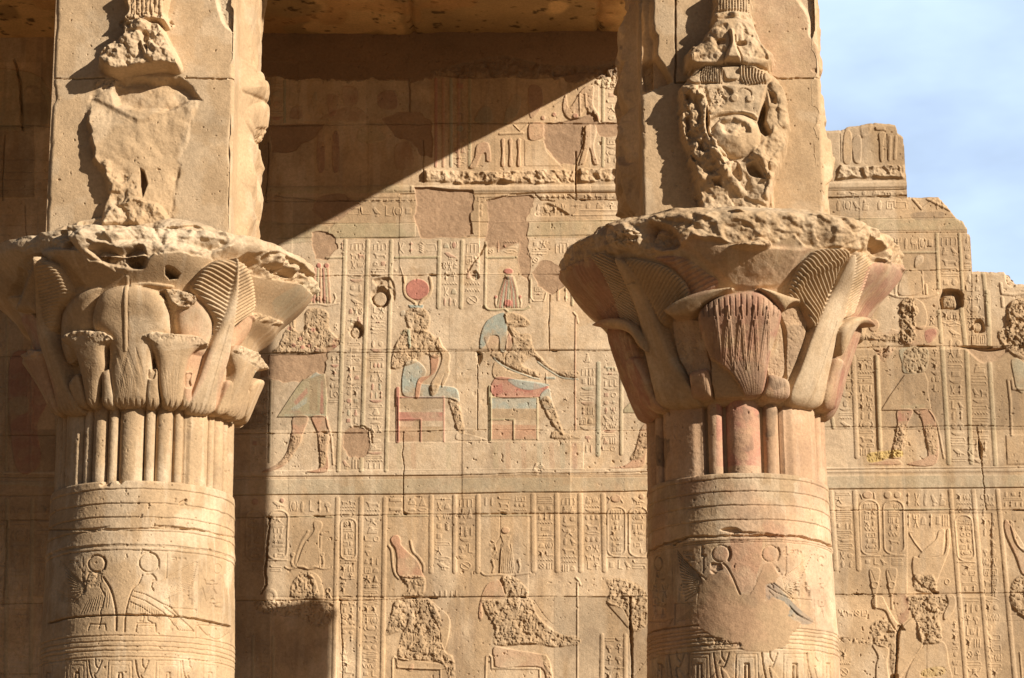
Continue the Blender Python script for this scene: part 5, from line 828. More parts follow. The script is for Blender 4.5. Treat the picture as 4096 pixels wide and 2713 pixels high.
def cap_right(s):
    zz_ = s.z; t = (zz_ - zz_[-1]) / (zz_[0] - zz_[-1]); th = np.degrees(s.th); a4 = np.abs((th + 45) % 90 - 45)
    s.H += np.where(t < .55, -.055 * ss((.55 - t) / .15), 0)[:, None]; tn = BASE * .92
    s.frame(2200, 800, 1.4253)
    # side umbels: reddened, ribbed
    for P in ([(60, 430), (120, 380), (250, 330), (330, 440), (390, 560), (430, 690), (330, 720), (200, 620), (130, 530)], [(1690, 660), (1740, 470), (1790, 380), (1940, 350), (2000, 420), (1860, 600), (1770, 720)], [(340, 730), (430, 740), (520, 900), (600, 1180), (540, 1280), (480, 1200), (400, 950)], [(1640, 760), (1765, 725), (1700, 1000), (1640, 1220), (1590, 1260), (1610, 1000)]):
        V0(s, P, .05, .10, .0, RED * .8, .6, name='painted_petal')
    lon = np.degrees(s.th)[None] + 0 * s.H; rid = .5 - .5 * np.cos(lon / 2.3 * 2 * np.pi); side = ss((np.abs(lon) - 58) / 6) * ss((118 - np.abs(lon)) / 6); s.H -= .010 * rid * side
    # fronds
    fL1 = [(250, 325), (330, 310), (400, 360), (470, 460), (520, 580), (548, 740), (500, 720), (430, 690), (380, 560), (320, 430)]; fL2 = [(440, 345), (560, 350), (680, 390), (780, 480), (810, 570), (750, 620), (690, 650), (660, 720), (600, 640), (520, 500)]
    fL3 = [(600, 330), (760, 330), (900, 420), (960, 470), (920, 560), (820, 580), (780, 480), (700, 390)]
    fR1 = [(1340, 545), (1400, 400), (1460, 330), (1530, 285), (1690, 300), (1625, 420), (1570, 560), (1490, 730), (1450, 660), (1425, 600), (1380, 600)]; fR2 = [(1720, 305), (1800, 350), (1778, 450), (1735, 560), (1690, 665), (1640, 690), (1600, 760), (1560, 800), (1600, 640), (1660, 470)]
    V0(s, fL1, .05, .06, .02, tn, name='palm_leaf'); s.ribs(fL1, (400, 355), (560, 760), .028, .7, .016)
    V0(s, fL2, .06, .08, .02, tn, name='palm_leaf'); s.ribs(fL2, (440, 380), (620, 740), .030, .7, .018)
    V0(s, fL3, .03, .06, .0, RED * .9, .5); s.ribs(fL3, (700, 330), (800, 560), .034, .2, .012)
    V0(s, fR1, .06, .08, .03, None, name='palm_leaf'); s.ribs(fR1, (1690, 310), (1500, 730), .032, .7, .022); s.line([(1390, 520), (1450, 440), (1540, 400), (1630, 360)], .06, .02, col=BASE, sm=True)
    V0(s, fR2, .06, .06, .03, None, name='palm_leaf'); s.ribs(fR2, (1710, 310), (1570, 760), .028, .7, .022)
    V0(s, [(395, 350), (460, 360), (560, 500), (655, 730), (715, 900), (775, 1010), (845, 1170), (645, 1180), (605, 1100), (570, 900), (545, 720), (490, 560)], .045, .06, .045, tn, name='palm_stem')
    V0(s, [(1660, 370), (1712, 320), (1702, 450), (1650, 640), (1600, 800), (1570, 1000), (1525, 1185), (1365, 1150), (1420, 950), (1480, 750), (1560, 560)], .045, .06, .045, WHITE * .97, .5, name='palm_stem'); s.line([(1590, 700), (1530, 950), (1460, 1160)], .012, .010)
    for P in ([(320, 715), (370, 685), (440, 680), (520, 710), (580, 800), (600, 880), (560, 850), (520, 780), (440, 745), (380, 740)], [(1590, 770), (1625, 705), (1680, 675), (1730, 675), (1772, 712), (1770, 732), (1700, 722), (1660, 760), (1625, 860), (1600, 900)], [(690, 650), (740, 600), (830, 555), (930, 528), (1055, 518), (980, 560), (900, 610), (860, 640), (800, 680), (740, 690)], [(1165, 522), (1230, 530), (1310, 560), (1385, 590), (1350, 630), (1290, 655), (1240, 590)]): V0(s, P, .07, .05, .09, BASE, name='sepal')
    # plastered back of the lost lobe
    for P in ([(690, 690), (740, 680), (870, 690), (900, 860), (920, 1000), (800, 1015), (760, 960), (720, 880)], [(1290, 650), (1330, 740), (1340, 1000), (1240, 1010), (1240, 850)], [(1310, 640), (1380, 600), (1440, 640), (1470, 740), (1400, 950), (1350, 1020), (1345, 760)]): s.poly(P, -.005, .02, mode='set', col=PLAST * 1.2, ca=.8, rough=.01)
    s.poly([(1350, 740), (1440, 720), (1440, 830), (1390, 960), (1350, 960)], 0, col=DARKST, ca=.5)
    umb = [(870, 640), (960, 570), (1060, 540), (1180, 535), (1250, 590), (1300, 650), (1285, 760), (1245, 900), (1225, 1050), (1195, 1115), (1100, 1130), (1040, 1090), (960, 1010), (900, 860), (860, 730)]
    V0(s, umb, .13, .17, .05, RED * .85, .6, name='painted_umbel')
    for k in range(15): x = 885 + k * 28; s.line([(x, 560 + abs(k - 7) * 8), (x + (1090 - x) * .08, 690)], .010, -.012)
    for xp in (960, 1022, 1085, 1148, 1212):
        for y0_, y1_, k_ in ((635, 980, 31), (715, 960, 20)): s.line([(xp, y0_), (xp - k_, y1_)], .012, .009); s.line([(xp, y0_), (xp + k_, y1_)], .012, .009)
    s.poly([(1030, 950), (1200, 960), (1190, 1110), (1090, 1120)], 0, .03, col=DARKST, ca=.55); s.poly([(880, 640), (960, 600), (980, 900), (930, 930)], 0, .03, col=DARKST * 1.2, ca=.5)
    for k in range(12): x = 930 + k * 27; s.line([(x, 900), (1140 + (x - 1080) * .35, 1110)], .008, -.006)
    s.poly([(918, 912), (950, 925), (1040, 1000), (1115, 1130), (940, 1140), (920, 1010)], .06, .012, mode='set', sm=False, jg=2, rough=.008, col=np.array([.40, .27, .155]), ca=1, name='mortar_patch')
    for P in ([(805, 1000), (850, 975), (905, 978), (925, 1100), (915, 1135), (830, 1140), (812, 1080)], [(1240, 1005), (1290, 1008), (1352, 1040), (1345, 1140), (1215, 1130), (1225, 1060)], [(1545, 1170), (1570, 1000), (1595, 905), (1640, 940), (1625, 1080), (1600, 1200)], [(480, 930), (520, 900), (560, 960), (600, 1100), (650, 1200), (560, 1200), (520, 1100)]):
        V0(s, P, .10, .06, .04, RED * .95, .35, name='small_bud')
        for k in range(4): s.line([(P[0][0] + 15 + k * 25, P[0][1]), (P[0][0] + 45 + k * 18, P[0][1] + 130)], .007, -.007)
    s.poly([(1235, 1005), (1300, 1005), (1330, 1060), (1260, 1090)], 0, col=DARKST * .9, ca=.6)
    pos_ = np.clip(s.H, 0, None); s.H -= pos_ * ((1 - ss(t / .5)) * .68)[:, None]
    d = np.arange(s.ny)[::-1] * s.c; s.H -= (.07 * (1 - np.sqrt(np.clip(1 - (1 - np.clip(d / .08, 0, 1)) ** 2, 0, 1))))[:, None]
    # hanging mortar of the broken front lobe and the ragged rim
    s.poly([(720, 250), (820, 200), (1000, 240), (1280, 250), (1480, 270), (1440, 330), (1400, 400), (1350, 480), (1260, 520), (1060, 520), (990, 470), (930, 420), (830, 330)], .02, .05, rough=.015, rc=.15, col=PLAST * 1.35, ca=.9, mode='set', name='mortar_patch')
    rim = [(75, 420), (60, 330), (90, 250), (320, 120), (500, 60), (700, 60), (900, 30), (1200, 50), (1500, 60), (1720, 90), (1920, 190), (2030, 320), (1985, 420), (1930, 370), (1860, 355), (1760, 310), (1690, 300), (1540, 285), (1440, 270), (1380, 215), (1260, 260), (1060, 260), (900, 240), (820, 230), (780, 260), (700, 300), (560, 340), (430, 320), (250, 330), (150, 400)]
    s.poly(rim, .03, .03, rough=.065, rc=.24, sm=False, jg=3, col=BASE * 1.02, ca=.4, wob=.02, name='broken_rim'); s.poly(rim, 0, .03, rough=.045, rc=.09, sm=False)
    s.poly([(1030, 260), (1230, 230), (1260, 270), (1180, 300), (1060, 285)], .10, .03, rough=.03); s.poly([(1800, 200), (1900, 260), (1880, 340), (1820, 290)], -.15, .03); s.poly([(330, 200), (520, 160), (540, 300), (440, 300), (360, 260)], .05, .04, rough=.06, col=WHITE, ca=.4)
    s.poly([(560, 130), (700, 150), (760, 260), (640, 300), (560, 240)], -.08, .05, rough=.03, col=PLAST * 1.2, ca=.5); s.line([(520, 480), (470, 490), (400, 580), (350, 640)], .008, -.02, jg=2)
    top = ss((t - .9) / .1)[:, None]; bk = np.exp(-((th - 140) / 30.) ** 4)[None] * ss((t - .52) / .08)[:, None]; s.H += bk * (s.rf(zz_).max() + .02 - s.rf(zz_))[:, None]; s.H -= (1 - bk) * .14 * top ** 2 * (.4 + s.N(.3, 4)); s.H += top * (s.N(.12, 4) - .5) * .08  # bk: unseen rear of rim thickened to square the shadow it casts

# ------------------------------------------------------------------ pillar blocks
def plane_surf(org, ux, uz, wd, ht, cell, seed):
    """planar grid: org = top-left corner, ux to the right, uz down"""
    org, ux, uz = map(np.asarray, (org, ux, uz)); n = np.cross(uz, ux); n = n / np.linalg.norm(n)
    nx, ny = int(round(wd / cell)) + 1, int(round(ht / cell)) + 1
    def mp(o):
        d = rays(o); O = np.array([0, 0, CAMZ]); t = ((org - O) @ n) / (d @ n); Q = O + d * t[:, None] - org
        return np.stack([Q @ ux / cell, Q @ uz / cell], -1)
    s = Surf(nx, ny, cell, mp, seed); j, i = np.mgrid[0:ny, 0:nx]; s.base = org + i[..., None] * cell * ux + j[..., None] * cell * uz; s.n = n
    s.H += (s.N(.5, 4) - .5) * .014 + (s.N(.08, 4) - .5) * .005; s.C = s.C * (.84 + .34 * s.N(.4, 5)[..., None]); q = ss((s.N(.3, 4) - .5) / .15)[..., None]; s.C += (WHITE - s.C) * q * .35
    s.H -= .012 * ss((s.N(.026, 2) - .86) / .05); return s
def edge_round(s, r=.03, chip=.03, sides='lr', seed=0):
    x = np.arange(s.nx) * s.c; X = np.minimum(x if 'l' in sides else 9, x[::-1] if 'r' in sides else 9)[None] + 0 * s.H
    X = X - chip * np.clip(s.N(.22, 4) - .5, 0, 1) * 2; s.H -= r * np.clip(1 - X / r, 0, 2) ** 2 * .6
def emit(s, parent, name): 
    P_ = s.base + s.n * s.H[..., None]; o = build(s, P_, name, parent, STONE); s.noise = {}; return o

def pillar_left(x0, x1, y0, y1, z0, z1, parent):
    s = plane_surf((x0, y0, z1), (1, 0, 0), (0, 0, -1), x1 - x0, z1 - z0, .0055, 301); s.frame(0, 0, 1.7423)
    # lost figure: flaked scar on the shaft of the block, head rubble, feather crown
    body = [(600, 690), (650, 620), (760, 560), (830, 545), (1250, 540), (1345, 600), (1412, 700), (1352, 800), (1330, 1000), (1270, 1130), (1230, 1340), (1205, 1620), (690, 1620), (745, 1380), (690, 1200), (655, 1050), (612, 900), (598, 800)]
    G_ = s.g([(600, 900), (1400, 900)]); X = (np.arange(s.nx) - G_[0, 0]) / (G_[1, 0] - G_[0, 0]); sl, D = s.dist(jag(body, 7, 9, 4, True), True, .05); D = D + (s.N(.15, 4)[sl] - .5) * .07; m = ss(D / .05) * (.15 * np.clip(1.0 - X[sl[1]], 0, 1)[None] - .022)
    yl = s.g([(0, 620), (0, 930)])[:, 1]; yr = np.arange(s.ny)[sl[0]][:, None]; m = m * ss((yr - yl[0]) / (yl[1] - yl[0])) ** 1.2; s.H[sl] += m; s.H[sl] += ss(D / .04) * (s.N(.45, 3)[sl] - .5) * .09
    s.poly([(615, 690), (780, 780), (960, 885), (1060, 860), (1180, 760), (1400, 700), (1250, 600), (830, 560)], .022, .05, sm=False, jg=1); s.poly([(960, 885), (1180, 760), (1320, 760), (1290, 1000), (1150, 1150)], -.012, .08)
    s.poly([(815, 535), (1255, 530), (1345, 590), (1418, 705), (1330, 720), (1180, 790), (980, 800), (800, 760), (770, 650)], -.09, .07, sm=False, wob=.01)
    s.H[sl] += ss(D / .03) * ((s.N(.12, 4)[sl] - .5) * .03); s.poly([(690, 1150), (750, 1090), (810, 1160), (880, 1130), (930, 1200), (1000, 1180), (1010, 1290), (1040, 1400), (1130, 1420), (1230, 1500), (1150, 1620), (700, 1620), (750, 1350)], .02, .10, wob=.05, rough=.05, rc=.09, jg=2); s.poly([(980, 1180), (1010, 1200), (1035, 1290), (1000, 1395), (975, 1300)], -.12, .02, sm=False)
    s.poly([(740, 1500), (870, 1400), (1000, 1400), (1140, 1450), (1180, 1620), (740, 1620)], .06, .05, rough=.06, rc=.1, name='rubble_scar')
    s.poly([(690, 440), (740, 370), (860, 290), (870, 200), (1000, 180), (1130, 200), (1180, 280), (1240, 390), (1275, 490), (1240, 520), (1150, 505), (1000, 520), (900, 535), (820, 552), (740, 525), (695, 475)], .17, .04, dome=.05, dw=.14, rough=.07, rc=.09, name='broken_head'); s.poly([(1000, 270), (1060, 280), (1050, 440), (1010, 350)], -.06, .03, rough=.03)
    s.poly([(870, -60), (1170, -60), (1170, 110), (1190, 210), (1090, 190), (980, 200), (880, 190), (860, 160), (890, 100)], .135, .04, rough=.02, name='feather_crown')
    for x in (900, 930, 965, 1000, 1030, 1060, 1090, 1120, 1150): s.line([(x, -60), (x, 135)], .014, -.012)
    s.poly([(860, 140), (1170, 130), (1190, 215), (870, 200)], .01, .02, rough=.05, rc=.05)
    s.poly([(1500, -60), (1640, -60), (1650, 210), (1580, 200), (1530, 120)], -.03, .04, rough=.01, col=WHITE, ca=.6); s.line([(370, 548), (560, 552), (730, 545)], .010, -.04, jg=1.5); s.line([(1290, 545), (1500, 550), (1660, 552)], .012, -.04, jg=1.5)
    s.poly([(660, 570), (820, 550), (820, 620), (700, 630)], 0, .02, rough=.03); edge_round(s, .035, .04); s.H -= .03 * ss(1 - np.arange(s.ny)[::-1][:, None] / 8.)
    emit(s, parent, 'front_face')
    # right side with a damaged figure seen in profile
    r = plane_surf((x1, y0, z1), (0, 1, 0), (0, 0, -1), y1 - y0, z1 - z0, .007, 302); L_ = y1 - y0; yy = np.arange(r.nx) * r.c / L_; zc = z1 - np.arange(r.ny) * r.c
    figure_profile(r, yy, zc, [(z0, .02), (z0 + .22, .02), (z0 + .28, .10), (z0 + .52, .17), (z0 + .60, .14), (z0 + .85, .16), (z0 + 1.0, .12), (z0 + 1.15, .17), (z0 + 1.35, .10), (z0 + 1.45, .13), (z0 + 1.72, .17), (z0 + 1.86, .16), (z0 + 1.88, .10), (z0 + 2.3, .12), (z0 + 3.2, .13)], .55, .03); r.H *= .8; r.frame(0, 0, 1.7423)
    r.poly([(1765, -60), (1856, -60), (1858, 470), (1770, 460)], .05, .02, sm=False, col=BASE * .9, ca=.6); r.line([(1762, -60), (1768, 480)], .02, -.04, jg=2); r.poly([(1790, 470), (1865, 480), (1868, 545), (1830, 520)], .07, .02, sm=False)
    r.poly([(1690, 530), (1790, 500), (1862, 530), (1850, 640), (1845, 710), (1800, 750), (1720, 700), (1670, 640)], .0, .02, dome=.055, dw=.16); r.poly([(1680, 740), (1740, 720), (1820, 740), (1845, 860), (1850, 960), (1760, 1000), (1690, 960), (1670, 860)], .0, .02, dome=.05, dw=.16)
    r.poly([(1755, 1085), (1838, 1080), (1862, 1040), (1868, 1110), (1850, 1180), (1852, 1290), (1820, 1360), (1775, 1370), (1752, 1250)], .02, .02, dome=.06, dw=.12, col=WHITE * 1.1, ca=.9); r.line([(1752, 1072), (1835, 1080)], .012, -.02); r.line([(1752, 1088), (1835, 1096)], .012, -.02); r.line([(1750, 1400), (1780, 1600)], .02, -.03)
    r.poly([(1690, 900), (1760, 900), (1780, 1000), (1700, 1060)], -.02, .03, rough=.04); edge_round(r, .03, .04); emit(r, parent, 'side_face')
def figure_profile(r, yy, zc, prof, pos, rough=.05):
    zs_, hs_ = zip(*prof); h = np.interp(zc, zs_, hs_); m = ss((.36 - np.abs(yy - pos)) / .16)
    r.H += h[:, None] * m[None] + m[None] * ((r.N(.3, 3) - .5) * .08 + r.F(.14) * rough * .35)

def pillar_right(x0, x1, y0, y1, z0, z1, parent):
    s = plane_surf((x0, y0, z1), (1, 0, 0), (0, 0, -1), x1 - x0, z1 - z0, .0055, 311); s.frame(2200, 0, 1.7423)
    s.poly([(1430, -60), (1900, -60), (1905, 530), (1560, 545), (1500, 400), (1420, 200)], 0, .02, col=PLAST * 1.25, ca=.7, sm=False)
    s.poly([(1700, -60), (1960, -60), (1960, 560), (1900, 540), (1890, 380), (1840, 290), (1800, 250), (1790, 120)], -.035, .05, col=WHITE, ca=.5)
    fig = [(1135, -60), (1405, -60), (1400, 140), (1425, 200), (1450, 300), (1500, 380), (1572, 430), (1552, 480), (1530, 530), (1600, 600), (1650, 720), (1665, 900), (1650, 1050), (1590, 1200), (1530, 1450), (1520, 1600), (1010, 1600), (1030, 1450), (1000, 1280), (950, 1100), (905, 950), (890, 780), (895, 640), (960, 560), (985, 540), (935, 500), (925, 420), (960, 380), (1040, 330), (1105, 250), (1115, 180), (1125, 130)]
    s.poly(fig, .10, .035, dome=.10, dw=.22, rough=.0, name='dwarf_god_figure', jg=3, wob=.02); sl, D = s.dist(smooth(fig), True, .02); s.H[sl] += ss(D / .03) * ((s.N(.16, 4)[sl] - .5) * .045); s.poly([(1120, 210), (1400, 205), (1490, 370), (1562, 440), (1530, 500), (1440, 535), (1190, 520), (1040, 530), (960, 500), (945, 440), (1050, 330)], .035, .04, dome=.04, dw=.12)
    R_ = lambda P, h=.0, r=.08, rc=.07, b=.03, **k: s.poly(P, h, b, rough=r * .6, rc=rc, **k)
    # feather crown
    s.poly([(1140, -60), (1400, -60), (1398, 140), (1145, 140)], .02, .03, sm=False)
    for k in range(13): s.line([(1150 + k * 20, -60), (1152 + k * 20, 135)], .010, -.012)
    for k in range(5):
        for j in range(9): s.line([(1165 + k * 50, -10 + j * 16), (1178 + k * 50, -2 + j * 16)], .008, -.006)
    s.poly([(1115, 150), (1400, 140), (1425, 210), (1330, 215), (1250, 200), (1120, 210)], .03, .03, rough=.05, rc=.06)
    # head: brows, nose, mouth, whiskers, beard
    R_([(960, 430), (1050, 340), (1120, 260), (1220, 240), (1225, 330), (1215, 400), (1190, 500), (1060, 500), (980, 490)], -.015, .07, .09, name='broken_face'); R_([(1270, 250), (1380, 240), (1440, 340), (1500, 440), (1490, 490), (1330, 470), (1290, 400)], -.015, .06, .09)
    s.poly([(1228, 290), (1262, 290), (1280, 370), (1305, 450), (1310, 500), (1200, 500), (1205, 450), (1230, 370)], .045, .04); s.line([(1225, 300), (1238, 380), (1205, 450), (1195, 510)], .016, -.02, sm=True); s.line([(1270, 330), (1280, 400), (1310, 460), (1318, 520)], .016, -.02, sm=True); s.poly([(1210, 500), (1250, 495), (1305, 505), (1300, 522), (1240, 522)], -.05, .01); s.poly([(1280, 370), (1340, 365), (1350, 390), (1290, 400)], -.05, .015); s.poly([(1150, 350), (1205, 350), (1200, 385), (1150, 385)], -.04, .015)
    s.poly([(1192, 525), (1310, 525), (1318, 580), (1290, 620), (1215, 618), (1190, 570)], .03, .02)
    for P in ([(950, 580), (1060, 520), (1185, 520), (1190, 600), (1180, 645), (1080, 640), (980, 640)], [(1312, 520), (1440, 530), (1530, 590), (1470, 640), (1350, 645), (1318, 610)]): s.poly(P, .03, .02)
    for k in range(10): s.line([(1050 + k * 14, 530), (1035 + k * 16, 600), (1045 + k * 15, 640)], .014, -.022, sm=True)
    for k in range(8): s.line([(1325 + k * 22, 530 + k * 4), (1330 + k * 20, 600), (1345 + k * 20, 640)], .016, -.024, sm=True)
    s.line([(1320, 520), (1316, 600), (1350, 645), (1400, 640)], .014, .012, sm=True)
    # chest, girdle, belly
    s.poly([(1070, 650), (1200, 640), (1360, 655), (1500, 640), (1480, 740), (1435, 870), (1260, 840), (1100, 860), (1085, 760)], .02, .03); s.poly([(1185, 660), (1250, 690), (1255, 720), (1210, 730)], -.015, .01); s.line([(1290, 700), (1330, 678), (1380, 700), (1385, 735)], .012, -.015, sm=True); s.ell(1268, 745, 26, h=.012); s.ell(1375, 750, 26, h=.012); R_([(1070, 690), (1190, 680), (1220, 790), (1100, 830)], -.01, .05, .05)
    s.line([(1090, 880), (1160, 850), (1260, 838), (1360, 850), (1430, 880)], .03, .02, sm=True); s.line([(1090, 900), (1160, 868), (1260, 856), (1360, 868), (1430, 900)], .01, -.015, sm=True)
    s.ell(1278, 1010, 172, 155, h=.0, dome=.10, dw=.26); s.poly([(1150, 910), (1260, 880), (1370, 930), (1390, 1010), (1290, 1040), (1180, 1000)], -.035, .05, sm=False, jg=4, rough=.03, rc=.09)
    s.poly([(1080, 790), (1100, 900), (1095, 980), (1120, 1010), (1095, 1020), (1070, 940), (1070, 850)], -.13, .02); s.poly([(1480, 760), (1500, 820), (1490, 900), (1530, 990), (1480, 1010), (1450, 980), (1425, 900), (1450, 820)], -.16, .025, sm=False)
    R_([(920, 660), (1050, 660), (1080, 780), (1080, 960), (1110, 1050), (1220, 1180), (1230, 1300), (1150, 1300), (1050, 1250), (960, 1060), (915, 900)], .01, .13, .08, name='broken_arm'); R_([(1500, 640), (1600, 640), (1655, 760), (1655, 1000), (1560, 1050), (1500, 1020), (1530, 930), (1490, 830)], .01, .09, .10, name='broken_arm')
    R_([(1000, 1250), (1100, 1280), (1230, 1180), (1330, 1170), (1450, 1040), (1600, 1000), (1650, 1060), (1560, 1300), (1520, 1600), (1010, 1600)], .0, .15, .12); s.poly([(1360, 1200), (1420, 1190), (1480, 1290), (1460, 1300), (1380, 1280), (1350, 1240)], -.12, .03); s.poly([(1235, 1200), (1290, 1180), (1325, 1290), (1300, 1320), (1250, 1270)], -.04, .02)
    for P_, wd_, h_ in (([(1035, 690), (1062, 800), (1070, 900), (1092, 1010), (1130, 1100), (1215, 1190)], .05, .05), ([(985, 680), (965, 760), (1000, 860), (985, 950)], .05, .035), ([(1560, 660), (1610, 760), (1620, 900)], .08, .025), ([(1130, 1110), (1200, 1250), (1330, 1390)], .05, .04), ([(1000, 1180), (1060, 1290)], .04, .04), ([(1540, 1180), (1500, 1420)], .05, .04), ([(1390, 1150), (1460, 1180), (1510, 1290)], .04, .04)): s.line(P_, wd_ * 1.3, h_ * .8, jg=4, vary=.4)
    for P_ in ([(925, 700), (975, 690), (985, 760), (950, 800)], [(930, 860), (965, 850), (975, 940), (945, 960)], [(1000, 1000), (1060, 1040), (1080, 1120), (1020, 1090)], [(1500, 680), (1560, 720), (1560, 790), (1510, 780)], [(1110, 1290), (1180, 1280), (1190, 1350), (1130, 1340)], [(960, 1080), (1010, 1140), (1010, 1200), (975, 1150)]): s.poly(P_, -.06, .03, sm=False, jg=3)
    R_([(930, 400), (1000, 360), (1000, 480), (930, 520)], .03, .08, .05)
    # broken left arris: hollow and chipped recess, upright crack, bed joint
    s.poly([(560, -80), (738, -80), (728, 100), (735, 210), (760, 250), (755, 380), (780, 430), (865, 560), (860, 580), (740, 620), (660, 660), (560, 680)], -.09, .05, sm=False, jg=2, col=BASE * .85, ca=.5); s.poly([(640, 420), (760, 400), (850, 560), (740, 610), (650, 610)], -.09, .06, rough=.02)
    s.line([(875, -60), (874, 250), (878, 420), (872, 575)], .016, -.05, jg=1); s.line([(870, 575), (990, 575), (1070, 520), (1330, 520), (1500, 530), (1620, 550), (1740, 545), (1960, 545)], .014, -.045, jg=1.5)
    s.poly([(1820, 480), (1865, 475), (1862, 505), (1830, 500)], -.01, .01); edge_round(s, .03, .05); s.H -= .04 * ss(1 - np.arange(s.ny)[::-1][:, None] / 10.)
    emit(s, parent, 'front_face')
    L_ = y1 - y0
    r = plane_surf((x1, y0, z1), (0, 1, 0), (0, 0, -1), L_, z1 - z0, .0075, 312); yy = np.arange(r.nx) * r.c / L_; zc = z1 - np.arange(r.ny) * r.c
    figure_profile(r, yy, zc, [(z0, .06), (z0 + .4, .10), (z0 + .8, .16), (z0 + 1.1, .12), (z0 + 1.4, .10), (z0 + 3, .11)], .6, .10); edge_round(r, .03, .06); emit(r, parent, 'side_face')
    r = plane_surf((x0, y1, z1), (0, -1, 0), (0, 0, -1), L_, z1 - z0, .0065, 313); yy = np.arange(r.nx) * r.c / L_; zc = z1 - np.arange(r.ny) * r.c
    figure_profile(r, yy, zc, [(z0, .0), (z0 + .35, .02), (z0 + .5, .14), (z0 + 1.0, .16), (z0 + 1.25, .15), (z0 + 1.3, .08), (z0 + 1.5, .15), (z0 + 2.1, .12), (z0 + 2.3, .03), (z0 + 3, .02)], .42, .16); edge_round(r, .03, .05); emit(r, parent, 'side_face')

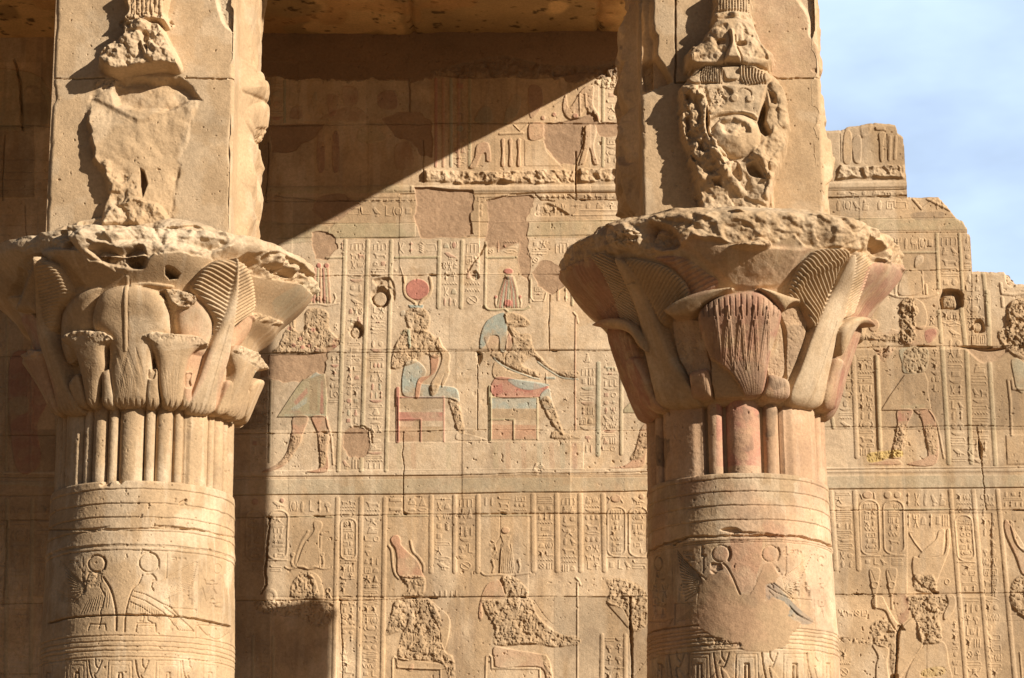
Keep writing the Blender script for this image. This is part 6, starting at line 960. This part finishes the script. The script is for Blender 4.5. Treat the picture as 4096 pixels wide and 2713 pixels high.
# ------------------------------------------------------------------ assemble both columns
def block_rest(parent, x0, x1, y0, y1, z0, z1, zroof, left):
    box('block_core', x0 + .12, x1 - .12, y0 + .12, y1 - .05, z0 - .45, z1 - .01, PLAIN, parent); box('upper_block', x0, x1, y0, y1, z1 + .004, zroof, PLAIN, parent)
    if left: box('side_face', x0 - .01, x0 + .1, y0 + .02, y1 - .02, z0, z1 - .002, PLAIN, parent)
    box('back_face', x0 + .01, x1 - .01, y1 - .04, y1, z0, z1 - .002, PLAIN, parent)
    rr = np.random.RandomState(4)
ZROOF = 11.42
AXL, AXR = axis_x(326, 1300), axis_x(1710, 1300)
def column(ax, left):
    c = empty('temple_column', (ax, CY0, 0))
    cu = 333 if left else 1704
    if left: prof = [(995, 214), (988, 219), (955, 230), (880, 248), (815, 266), (745, 306), (700, 360), (670, 380), (645, 390), (600, 390)]
    else: prof = [(985, 208), (973, 218), (949, 235), (868, 254), (807, 273), (746, 296), (705, 344), (673, 370), (632, 389), (600, 390), (540, 380)]
    rf = profile(cu, prof, ax); zb = z_at(cu, 999 if left else 985, CY0); zrim = z_at(cu, 655 if left else 615, CY0); ztop = zrim + (.10 if left else .12)
    zn = z_at(cu, 1110 if left else 1092, CY0 - .78)              # front of the stem base
    rs = .729 if left else .727
    # shaft
    shaft('shaft', ax, .793 if left else .787, .770 if left else .765, 3.5, zn, (0, 1700, 1.5479) if left else (2400, 1750, 1.6282),
          [395, 483, 570, 655, 742, 750, 775, 1305, 1340, 1372, 1400, 1440] if left else [268, 352, 440, 535, 668, 680, 1240, 1262, 1290, 1318, 1345, 1380], [([(300, 1230), (400, 1200), (530, 1185), (700, 1178), (870, 1177), (1000, 1180), (1200, 1198), (1430, 1250)], .012)] if left else [([(480, 700), (560, 660)], .012)], deco_left if left else deco_right, c, 101 if left else 131, 0 if left else .4)
    tube('shaft_drum', ax, .82, .812, 0, 3.498, c); 
    ns = revolve_surface(ax, lambda z: z * 0 + rs, zn - .05, zb + .06, .006, rs, 151 if left else 171)
    stems(ns, STEMS_L if left else [(0, 12.6, .036), (19.6, 5.2, .012), (45, 17.6, .030)], 0.0)
    if not left:
        ns.frame(2200, 800, 1.4253); ns.C += (PINK * 1.0 - ns.C) * .45; ns.poly([(950, 1150), (1200, 1150), (1210, 1520), (950, 1520)], 0, col=RED * 1.1, ca=.7, sm=False)
        for P in ([(1090, 1200), (1130, 1190), (1140, 1280), (1100, 1290)], [(1070, 1350), (1140, 1340), (1150, 1420), (1090, 1440)], [(600, 1370), (680, 1370), (670, 1500), (610, 1500)], [(1210, 1200), (1290, 1200), (1280, 1330), (1220, 1330)]): ns.poly(P, 0, .03, col=DARKST * .8, ca=.75, wob=.05)
    seam(ns); build(ns, rev_pts(ns), 'bundled_stems', c, STONE, wrap=True); tube('neck_core', ax, rs - .06, rs - .06, zn - .05, zb + .1, c)
    capital(ax, rf, zb, ztop, 1.1, 201 if left else 231, cap_left if left else cap_right, c, 'flower capital of smooth buds, trumpets and two palm leaves, front lip broken' if left else 'flower capital with red ribbed petals and a broken plastered front lobe')
    y0, y1 = CY0 - .78, CY0 + .86
    dl = rays([((107 if left else 1487) * 1.7305, (545 if left else 490) * 1.7305)])[0]; dr = rays([((533 if left else 1908) * 1.7305, (545 if left else 490) * 1.7305)])[0]
    x0 = dl[0] / dl[1] * y0; x1 = dr[0] / dr[1] * y0; z0 = ztop - .05; z1 = 10.35
    if left:                                             # broken abacus piled against the foot of the block
        a_ = plane_surf((x0 - .12, y0 - .01, z0 + .42), (1, 0, 0), (0, 0, -1), x1 - x0 + .24, .62, .0055, 261); a_.frame(0, 850, 1.7423); a_.H[:] = 0
        tp = jag([(290, 250), (330, 150), (450, 95), (560, 62), (720, 34), (900, 18), (1250, 48), (1470, 95), (1560, 135), (1615, 195), (1632, 330)], 4, 5, 5); sl, D = a_.dist(list(tp) + [(1640, 900), (280, 900)], True, .6); D_ = np.full(a_.H.shape, -1.); D_[sl] = D
        a_.H = np.clip(D_, 0, 1) * 1.05 + ss(D_ / .05) * ((a_.N(.3, 5) - .5) * .22 + a_.F(.3) * .06 + (a_.N(.05, 3) - .5) * .012) + .012; a_.keep = D_ > 0; a_.C += (WHITE * .85 - a_.C) * (.25 + .5 * ss((a_.N(.2, 4) - .5) / .1))[..., None]
        a_.C += (DARKST * 1.3 - a_.C) * (.5 * ss((a_.N(.16, 4) - .58) / .1))[..., None]; emit(a_, c, 'broken_abacus')
    (pillar_left if left else pillar_right)(x0, x1, y0, y1, z0, z1, c); block_rest(c, x0, x1, y0, y1, z0, z1, ZROOF - .004, left)
    print('COL', ax, 'zb', zb, 'zrim', zrim, 'zn', zn, 'block', x0, x1, z0)
    return c
CL = column(AXL, True); tag(CL, 'pale column whose square pillar block bears only the scar of a lost figure', 'column', 'columns in front of the temple wall')
CR = column(AXR, False); tag(CR, 'reddened column whose square pillar block is carved with a bearded pot bellied god', 'column', 'columns in front of the temple wall')

# ------------------------------------------------------------------ roof slab, ground
def roof():
    x1 = 1.95; c = .02; nx, ny = int((x1 + 9) / c), int((WY + .4 - 18.9) / c); s = Surf(nx, ny, c, None, 401)
    X, Y = np.meshgrid(-9 + np.arange(nx) * c, 18.9 + np.arange(ny) * c); s.H += (s.N(.6, 4) - .5) * .06
    s.C[:] = np.array([.70, .45, .20]); q = ss((fbm((ny, nx), (60, 40), 3, 4) - .5) / .06)[..., None]; s.C = s.C * (1 - .4 * q)  # ceiling colour raised and oranged to stand in for light bounced off ground
    for xj in (-6.2, -4.1, -1.05, .95): s.H += .04 * np.exp(-((X - xj - (s.N(.3, 3) - .5) * .05) / .02) ** 2)
    q = ss((s.N(.09, 3) - .68) / .08)[..., None]; s.C *= (1 - .7 * q); q = ss((s.N(.5, 3) - .6) / .1)[..., None]; s.C += (np.array([.5, .26, .1]) - s.C) * q * .5
    o = empty('roof_slab', (0, 21, ZROOF)); build(s, np.stack([X, Y, ZROOF + s.H], -1), 'ceiling_face', o, CEIL)
    box('slab_body', -9, x1, 18.9, WY + .4, ZROOF + .05, ZROOF + 1.1, PLAIN, o); return o
RF = roof(); tag(RF, 'stone roof slab in shade above the wall, seen from below', 'roof slab')
g = box('ground', -700, 700, -700, 700, -1, 0, GROUND); g['kind'] = 'structure'
